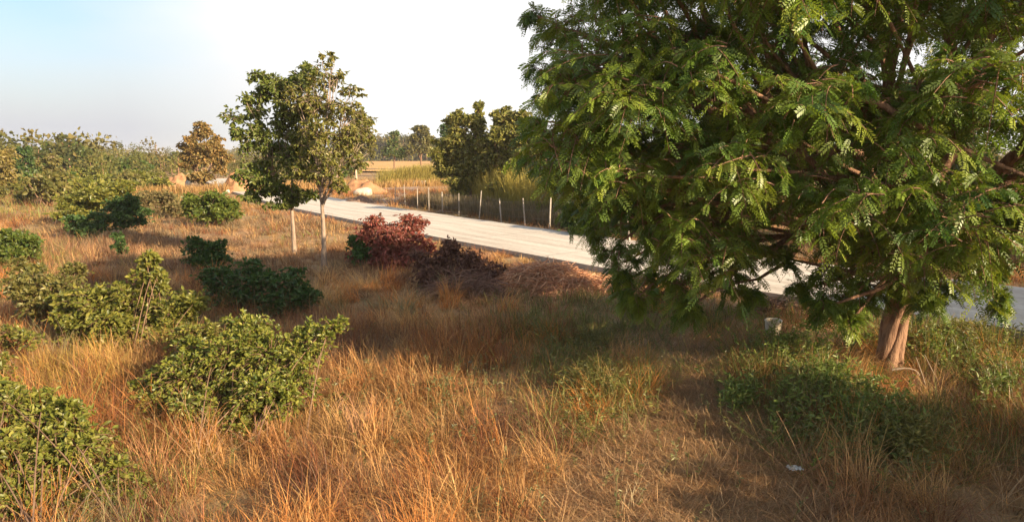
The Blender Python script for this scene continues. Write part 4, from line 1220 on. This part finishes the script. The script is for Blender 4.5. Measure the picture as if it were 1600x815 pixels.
def straw_litter():
    """loose flattened straws lying over the soil"""
    P_, H_, C_, W_ = [], [], [], []
    LT = [ORANGE * 1.1, TAN * 1.35, TAN * 1.1, RUST, GREY]
    for (d0, d1, n, w) in ((4.6, 11, 52000, 1.0), (11, 20, 42000, 1.8), (20, 36, 20000, 3.0)):
        y = rng.uniform(d0, d1, n); x = rng.uniform(-.9, .9, n) * d1
        ok = (np.abs(x) < .9 * y + 1) & (road_dist(x, y) > 3.1); x, y = x[ok], y[ok]
        P_.append(np.stack([x, y, H(x, y) + rng.uniform(.004, .03, len(x))], -1)); m = len(x)
        H_.append(rng.uniform(.08, .34, m) * w ** .4); W_.append(rng.uniform(.003, .009, m) * w)
        C_.append(leafcol(m, LT, rng, .1) * rng.uniform(.4, 1.35, (m, 1)))
    y = rng.uniform(5.5, 13.5, 160000); x = rng.uniform(-1, 6, 160000)
    px, py = proj(np.stack([x, y, H(x, y)], -1)); ok = mask_path(px, py) * rng.uniform(.3, 1, len(x)) > .32
    x, y = x[ok], y[ok]; m = len(x)
    P_.append(np.stack([x, y, H(x, y) + rng.uniform(.01, .06, m)], -1)); H_.append(rng.uniform(.12, .42, m)); W_.append(rng.uniform(.003, .008, m))
    C_.append(leafcol(m, [A((0.68, 0.47, 0.26)), A((0.40, 0.27, 0.15)), TAN, RUST * 1.2], rng, .1) * rng.uniform(.35, 1.3, (m, 1)))
    P, h, w, c = (np.concatenate(a) for a in (P_, H_, W_, C_)); n = len(P)
    blades('straw_litter', P, rng.uniform(0, 6.28, n), h, rng.uniform(1.25, 1.6, n), rng.normal(0, .5, n), w, np.clip(c, 0, .8), 3, M_grass, 'flattened loose straw littering the ground between the grass tufts', 'straw')
straw_litter()

def bunches():
    """bigger arching bunches standing out of the dry grass"""
    n = 400
    y = rng.uniform(5.2, 19, n * 2); x = rng.uniform(-.85, .85, n * 2) * y
    px, py = proj(np.stack([x, y, H(x, y)], -1))
    ok = (mask_path(px, py) < .1) & (road_dist(x, y) > 4) & (rng.random(n * 2) < np.clip(fbm(x / 2.4 + 7, y / 2.4) * 2.4 - .55, 0, 1))
    x, y = x[ok], y[ok]; k = len(x); per = 110
    cols = np.stack([ORANGE * 1.12, TAN * 1.25, TAN * 1.0 + ORANGE * .2, RUST * 1.1, SAGE * 1.2, DUN * 1.2])
    c = cols[rng.choice(6, k, p=[.27, .22, .2, .1, .11, .10])]
    h = rng.uniform(.38, .80, k)
    X, Y = np.repeat(x, per), np.repeat(y, per); m = len(X)
    a = rng.uniform(0, 6.28, m); r = np.sqrt(rng.random(m)) * .22
    P = np.stack([X + np.cos(a) * r, Y + np.sin(a) * r, H(X, Y) - .01], -1)
    lean_az = np.repeat(rng.uniform(0, 6.28, k), per)
    az = np.arctan2(np.sin(a) + 1.2 * np.sin(lean_az), np.cos(a) + 1.2 * np.cos(lean_az)) + rng.normal(0, .55, m)
    cc = np.repeat(c, per, axis=0) * rng.uniform(.7, 1.25, (m, 1))
    blades('grass_bunches', P, az, np.repeat(h, per) * rng.uniform(.5, 1.2, m), np.abs(rng.normal(.25, .22, m)), np.abs(rng.normal(1.6, .9, m)),
           rng.uniform(.003, .007, m) * np.clip(Y / 9, 1, 2), np.clip(cc, 0, .8), 5, M_grass, 'arching bunches of taller dry grass standing out of the field', 'grass')
bunches()

# leafy weeds under the big tree (ground cover)
def weeds(name, regions, label, cols, n, hgt, size, seed, wid=.32):
    g = np.random.default_rng(seed)
    LB = MB(); TP, TR = [], []
    for (cx, cy, rx, ry, w) in regions:
        m = int(n * w)
        a = g.uniform(0, 6.28, m); r = np.abs(g.normal(0, .62, m))
        pts = [G(cx + math.cos(q) * t * rx, cy + math.sin(q) * t * ry) for q, t in zip(a, r)]
        P = A(pts)
        P = P[(road_dist(P[:, 0], P[:, 1]) > 3.2) & (np.hypot(P[:, 0] - 6.2, (P[:, 1] - 10.2) * .8) > .95)]; m = len(P)
        h = hgt * g.uniform(.4, 1.2, m)
        top = P + np.c_[g.normal(size=m) * h * .3, g.normal(size=m) * h * .3, h]
        mid = (P + top) / 2 + g.normal(size=(m, 3)) * .04
        t = np.linspace(0, 1, 5)[None, :, None]
        TP.append((1 - t) ** 2 * P[:, None] + 2 * t * (1 - t) * mid[:, None] + t * t * top[:, None]); TR.append(np.broadcast_to(np.linspace(.005, .002, 5), (m, 5)))
        per = 14
        tt = g.uniform(.15, 1, (m, per, 1))
        pos = (1 - tt) ** 2 * P[:, None] + 2 * tt * (1 - tt) * mid[:, None] + tt * tt * top[:, None]
        d = g.normal(size=pos.shape); d[..., 2] = np.abs(d[..., 2]) * .6 + .1
        pos, d = pos.reshape(-1, 3), norm(d.reshape(-1, 3))
        v, q, kk = leaf_broad(pos, d, size * g.uniform(.6, 1.3, len(pos)), wid, g, .25)
        LB.add(v, q, np.repeat(leafcol(len(pos), cols, g), kk, axis=0))
    v, q = tubes(np.concatenate(TP), np.concatenate(TR), 3)
    LB.add(v, q, (0.16, 0.15, 0.05))
    return tag(LB.build(name, M_leaf), label, 'weeds', kind='stuff')
weeds('leafy_weeds', [(1290, 620, 110, 70, .40), (1230, 560, 90, 30, .15), (1150, 645, 36, 20, .05), (1390, 610, 70, 50, .14), (1470, 560, 120, 40, .2), (1340, 690, 80, 30, .12), (1560, 620, 60, 40, .06)],
      'green leafy weeds growing in shade round the big trunk', [(0.18, 0.26, 0.055), (0.28, 0.32, 0.08), (0.10, 0.16, 0.04)], 1350, .46, .085, 301)
weeds('yellow_weeds', [(1500, 545, 130, 36, .6), (930, 610, 70, 50, .2), (1420, 720, 80, 40, .2)],
      'yellow-green weeds between the big trunk and the road edge', [(0.20, 0.21, 0.05), (0.30, 0.25, 0.07), (0.14, 0.16, 0.05)], 1300, .45, .075, 302, .26)
weeds('sprigs', [(700, 620, 520, 190, .5), (930, 540, 160, 60, .3), (1300, 700, 260, 90, .2)],
      'small grey-green leafy sprigs scattered through the dry foreground grass', [(0.20, 0.21, 0.08), (0.30, 0.27, 0.12), (0.12, 0.14, 0.05)], 800, .38, .05, 303, .35)

# reeds beyond the road
def reeds(name, quads, label, n, h0, col, seed, w=.03):
    g = np.random.default_rng(seed)
    Ps = []
    for (x0, y0, x1, y1, dep, wt) in quads:
        m = int(n * wt); t = g.random(m); d = g.random(m) * dep
        a, b = G(x0, y0), G(x1, y1)
        px = a[0] + (b[0] - a[0]) * t + d * .75; py = a[1] + (b[1] - a[1]) * t + d * .66
        Ps.append(np.stack([px, py, H(px, py)], -1))
    P = np.concatenate(Ps); n = len(P)
    patchy = .7 + .6 * fbm(P[:, 0] / 1.5, P[:, 1] / 1.5)
    c = leafcol(n, col, g, .25)
    blades(name, P, g.uniform(0, 6.28, n), h0 * patchy * g.uniform(.5, 1.15, n), np.abs(g.normal(.08, .08, n)), np.abs(g.normal(.35, .3, n)), g.uniform(.6, 1.2, n) * w, c, 4, M_grass, label, 'grass')
reeds('reeds', [(700, 318, 905, 352, 5.0, 1.0)], 'tall golden reeds standing behind the fence posts', 24000, 2.45, [(0.60, 0.46, 0.11), (0.46, 0.38, 0.09), (0.30, 0.30, 0.07)], 401)
reeds('fence_scrub', [(640, 322, 900, 362, 2.2, 1.0)], 'scrub grass at the foot of the fence, with shade painted in as dull brown', 9000, .95, [(0.20, 0.15, 0.09), (0.28, 0.20, 0.12), (0.12, 0.12, 0.05)], 402)  # dull brown tones stand in for the shade along the fence foot
reeds('far_reeds', [(588, 293, 640, 291, 6.0, 1.0)], 'patch of tall yellow-green reeds before the orange field', 5000, 2.3, [(0.28, 0.26, 0.07), (0.40, 0.32, 0.09)], 403, .07)
reeds('field_grass', [(380, 296, 560, 296, 14, .5), (150, 310, 330, 300, 16, .5)], 'sparse dry grass beyond the far road edge', 9000, .9, [(0.45, 0.28, 0.10), (0.36, 0.22, 0.09)], 404, .06)

# individual dry stalk clumps in the foreground
def stalks(label, base, n, h, spread, col, seed, w=.006):
    g = np.random.default_rng(seed)
    b = G(*base)
    az = g.uniform(0, 6.28, n); el = np.abs(g.normal(0, spread, n)); L = h * g.uniform(.6, 1.1, n)
    D = np.c_[np.cos(az) * np.sin(el), np.sin(az) * np.sin(el), np.cos(el)]
    t = np.linspace(0, 1, 6)
    P = b + np.c_[g.normal(size=n), g.normal(size=n), np.zeros(n)][:, None] * .06 + D[:, None] * (L[:, None] * t)[..., None]
    P = P + np.stack([np.cos(az), np.sin(az), -np.ones(n) * .6], -1)[:, None] * (t ** 2)[None, :, None] * L[:, None, None] * .18
    v, q = tubes(P, np.broadcast_to(np.linspace(w, w * .3, 6), (n, 6)), 4)
    # side twigs
    m = n * 3; i = g.integers(0, n, m); k = g.integers(2, 5, m)
    s = P[i, k]; d = norm(D[i] + g.normal(size=(m, 3)) * .5); tl = h * .22 * g.uniform(.5, 1, m)
    P2 = s[:, None] + d[:, None] * (tl[:, None] * np.linspace(0, 1, 4))[..., None]
    v2, q2 = tubes(P2, np.broadcast_to(np.linspace(w * .5, w * .2, 4), (m, 4)), 3)
    mb = MB(); mb.add(v, q, col); mb.add(v2, q2, col)
    o = mb.build('dry_weed', M_grass, None, False, b); o.location = tuple(float(q) for q in b)
    tag(o, label, 'dry plant')
stalks('fan of long bare dry stalks before the large glossy shrub', (325, 730), 11, 1.0, .45, (0.46, 0.28, 0.15), 501, .0045)
stalks('bundle of dry reddish stalks left of the fan of bare stalks', (245, 745), 24, .75, .5, (0.46, 0.21, 0.10), 502, .004)
stalks('leaning dry stalks in the grass right of the large glossy shrub', (560, 700), 14, .75, .6, (0.50, 0.27, 0.15), 503, .005)
stalks('dry stalks poking up at the bottom centre of the footpath', (985, 800), 8, .42, .3, (0.60, 0.48, 0.28), 504, .005)
stalks('dry stalks sticking up at the bottom right edge', (1560, 800), 9, .6, .45, (0.50, 0.34, 0.18), 505, .004)
shrub('small green seedling patch at the bottom right of the grass', (1420, 735),
      [(1415, 700, 22, 16, 8.3), (1440, 712, 18, 12, 8.2)], dict(BR, size=.06), 40, 7, GREEN, stems=8, name='seedling', cat='plant')
shrub('little yellow-green seedling at the bottom centre', (640, 822),
      [(642, 806, 14, 9, 7.0)], dict(BR, size=.06), 50, 7, YGREEN, stems=4, name='seedling', cat='plant')
shrub('grey-green leafy weed standing in dry grass left of the footpath', (808, 768),
      [(806, 742, 12, 12, 7.6), (812, 730, 8, 8, 7.6)], dict(BR, size=.05), 40, 7, [(0.24, 0.26, 0.14), (0.14, 0.17, 0.08)], stems=4, name='weed_plant', cat='plant')
shrub('pale flowering weed in the middle of the dry grass', (738, 598),
      [(730, 578, 12, 10, 10.6), (745, 582, 12, 8, 10.6)], dict(BR, size=.05), 40, 6, [(0.40, 0.40, 0.34), (0.2, 0.22, 0.12)], stems=5, name='weed_plant', cat='plant')

# ================================================================== HAZE
def haze():
    m, t = newmat('air')
    o = N(t, 'ShaderNodeOutputMaterial'); v = N(t, 'ShaderNodeVolumePrincipled')
    v.inputs['Density'].default_value = 0.00035
    v.inputs['Color'].default_value = (0.93, 0.92, 0.95, 1)
    v.inputs['Anisotropy'].default_value = 0.1
    t.links.new(v.outputs[0], o.inputs['Volume'])
    x0, x1, y0, y1, z0, z1 = -2600, 2600, -400, 4100, -1.6, 14.0
    V = A([[x, y, z] for x in (x0, x1) for y in (y0, y1) for z in (z0, z1)])
    Q = A([(0, 1, 3, 2), (4, 6, 7, 5), (0, 4, 5, 1), (2, 3, 7, 6), (0, 2, 6, 4), (1, 5, 7, 3)])
    tag(mesh_np('haze', V, Q, m), 'thin warm haze in the low air', 'haze', kind='stuff')
haze()
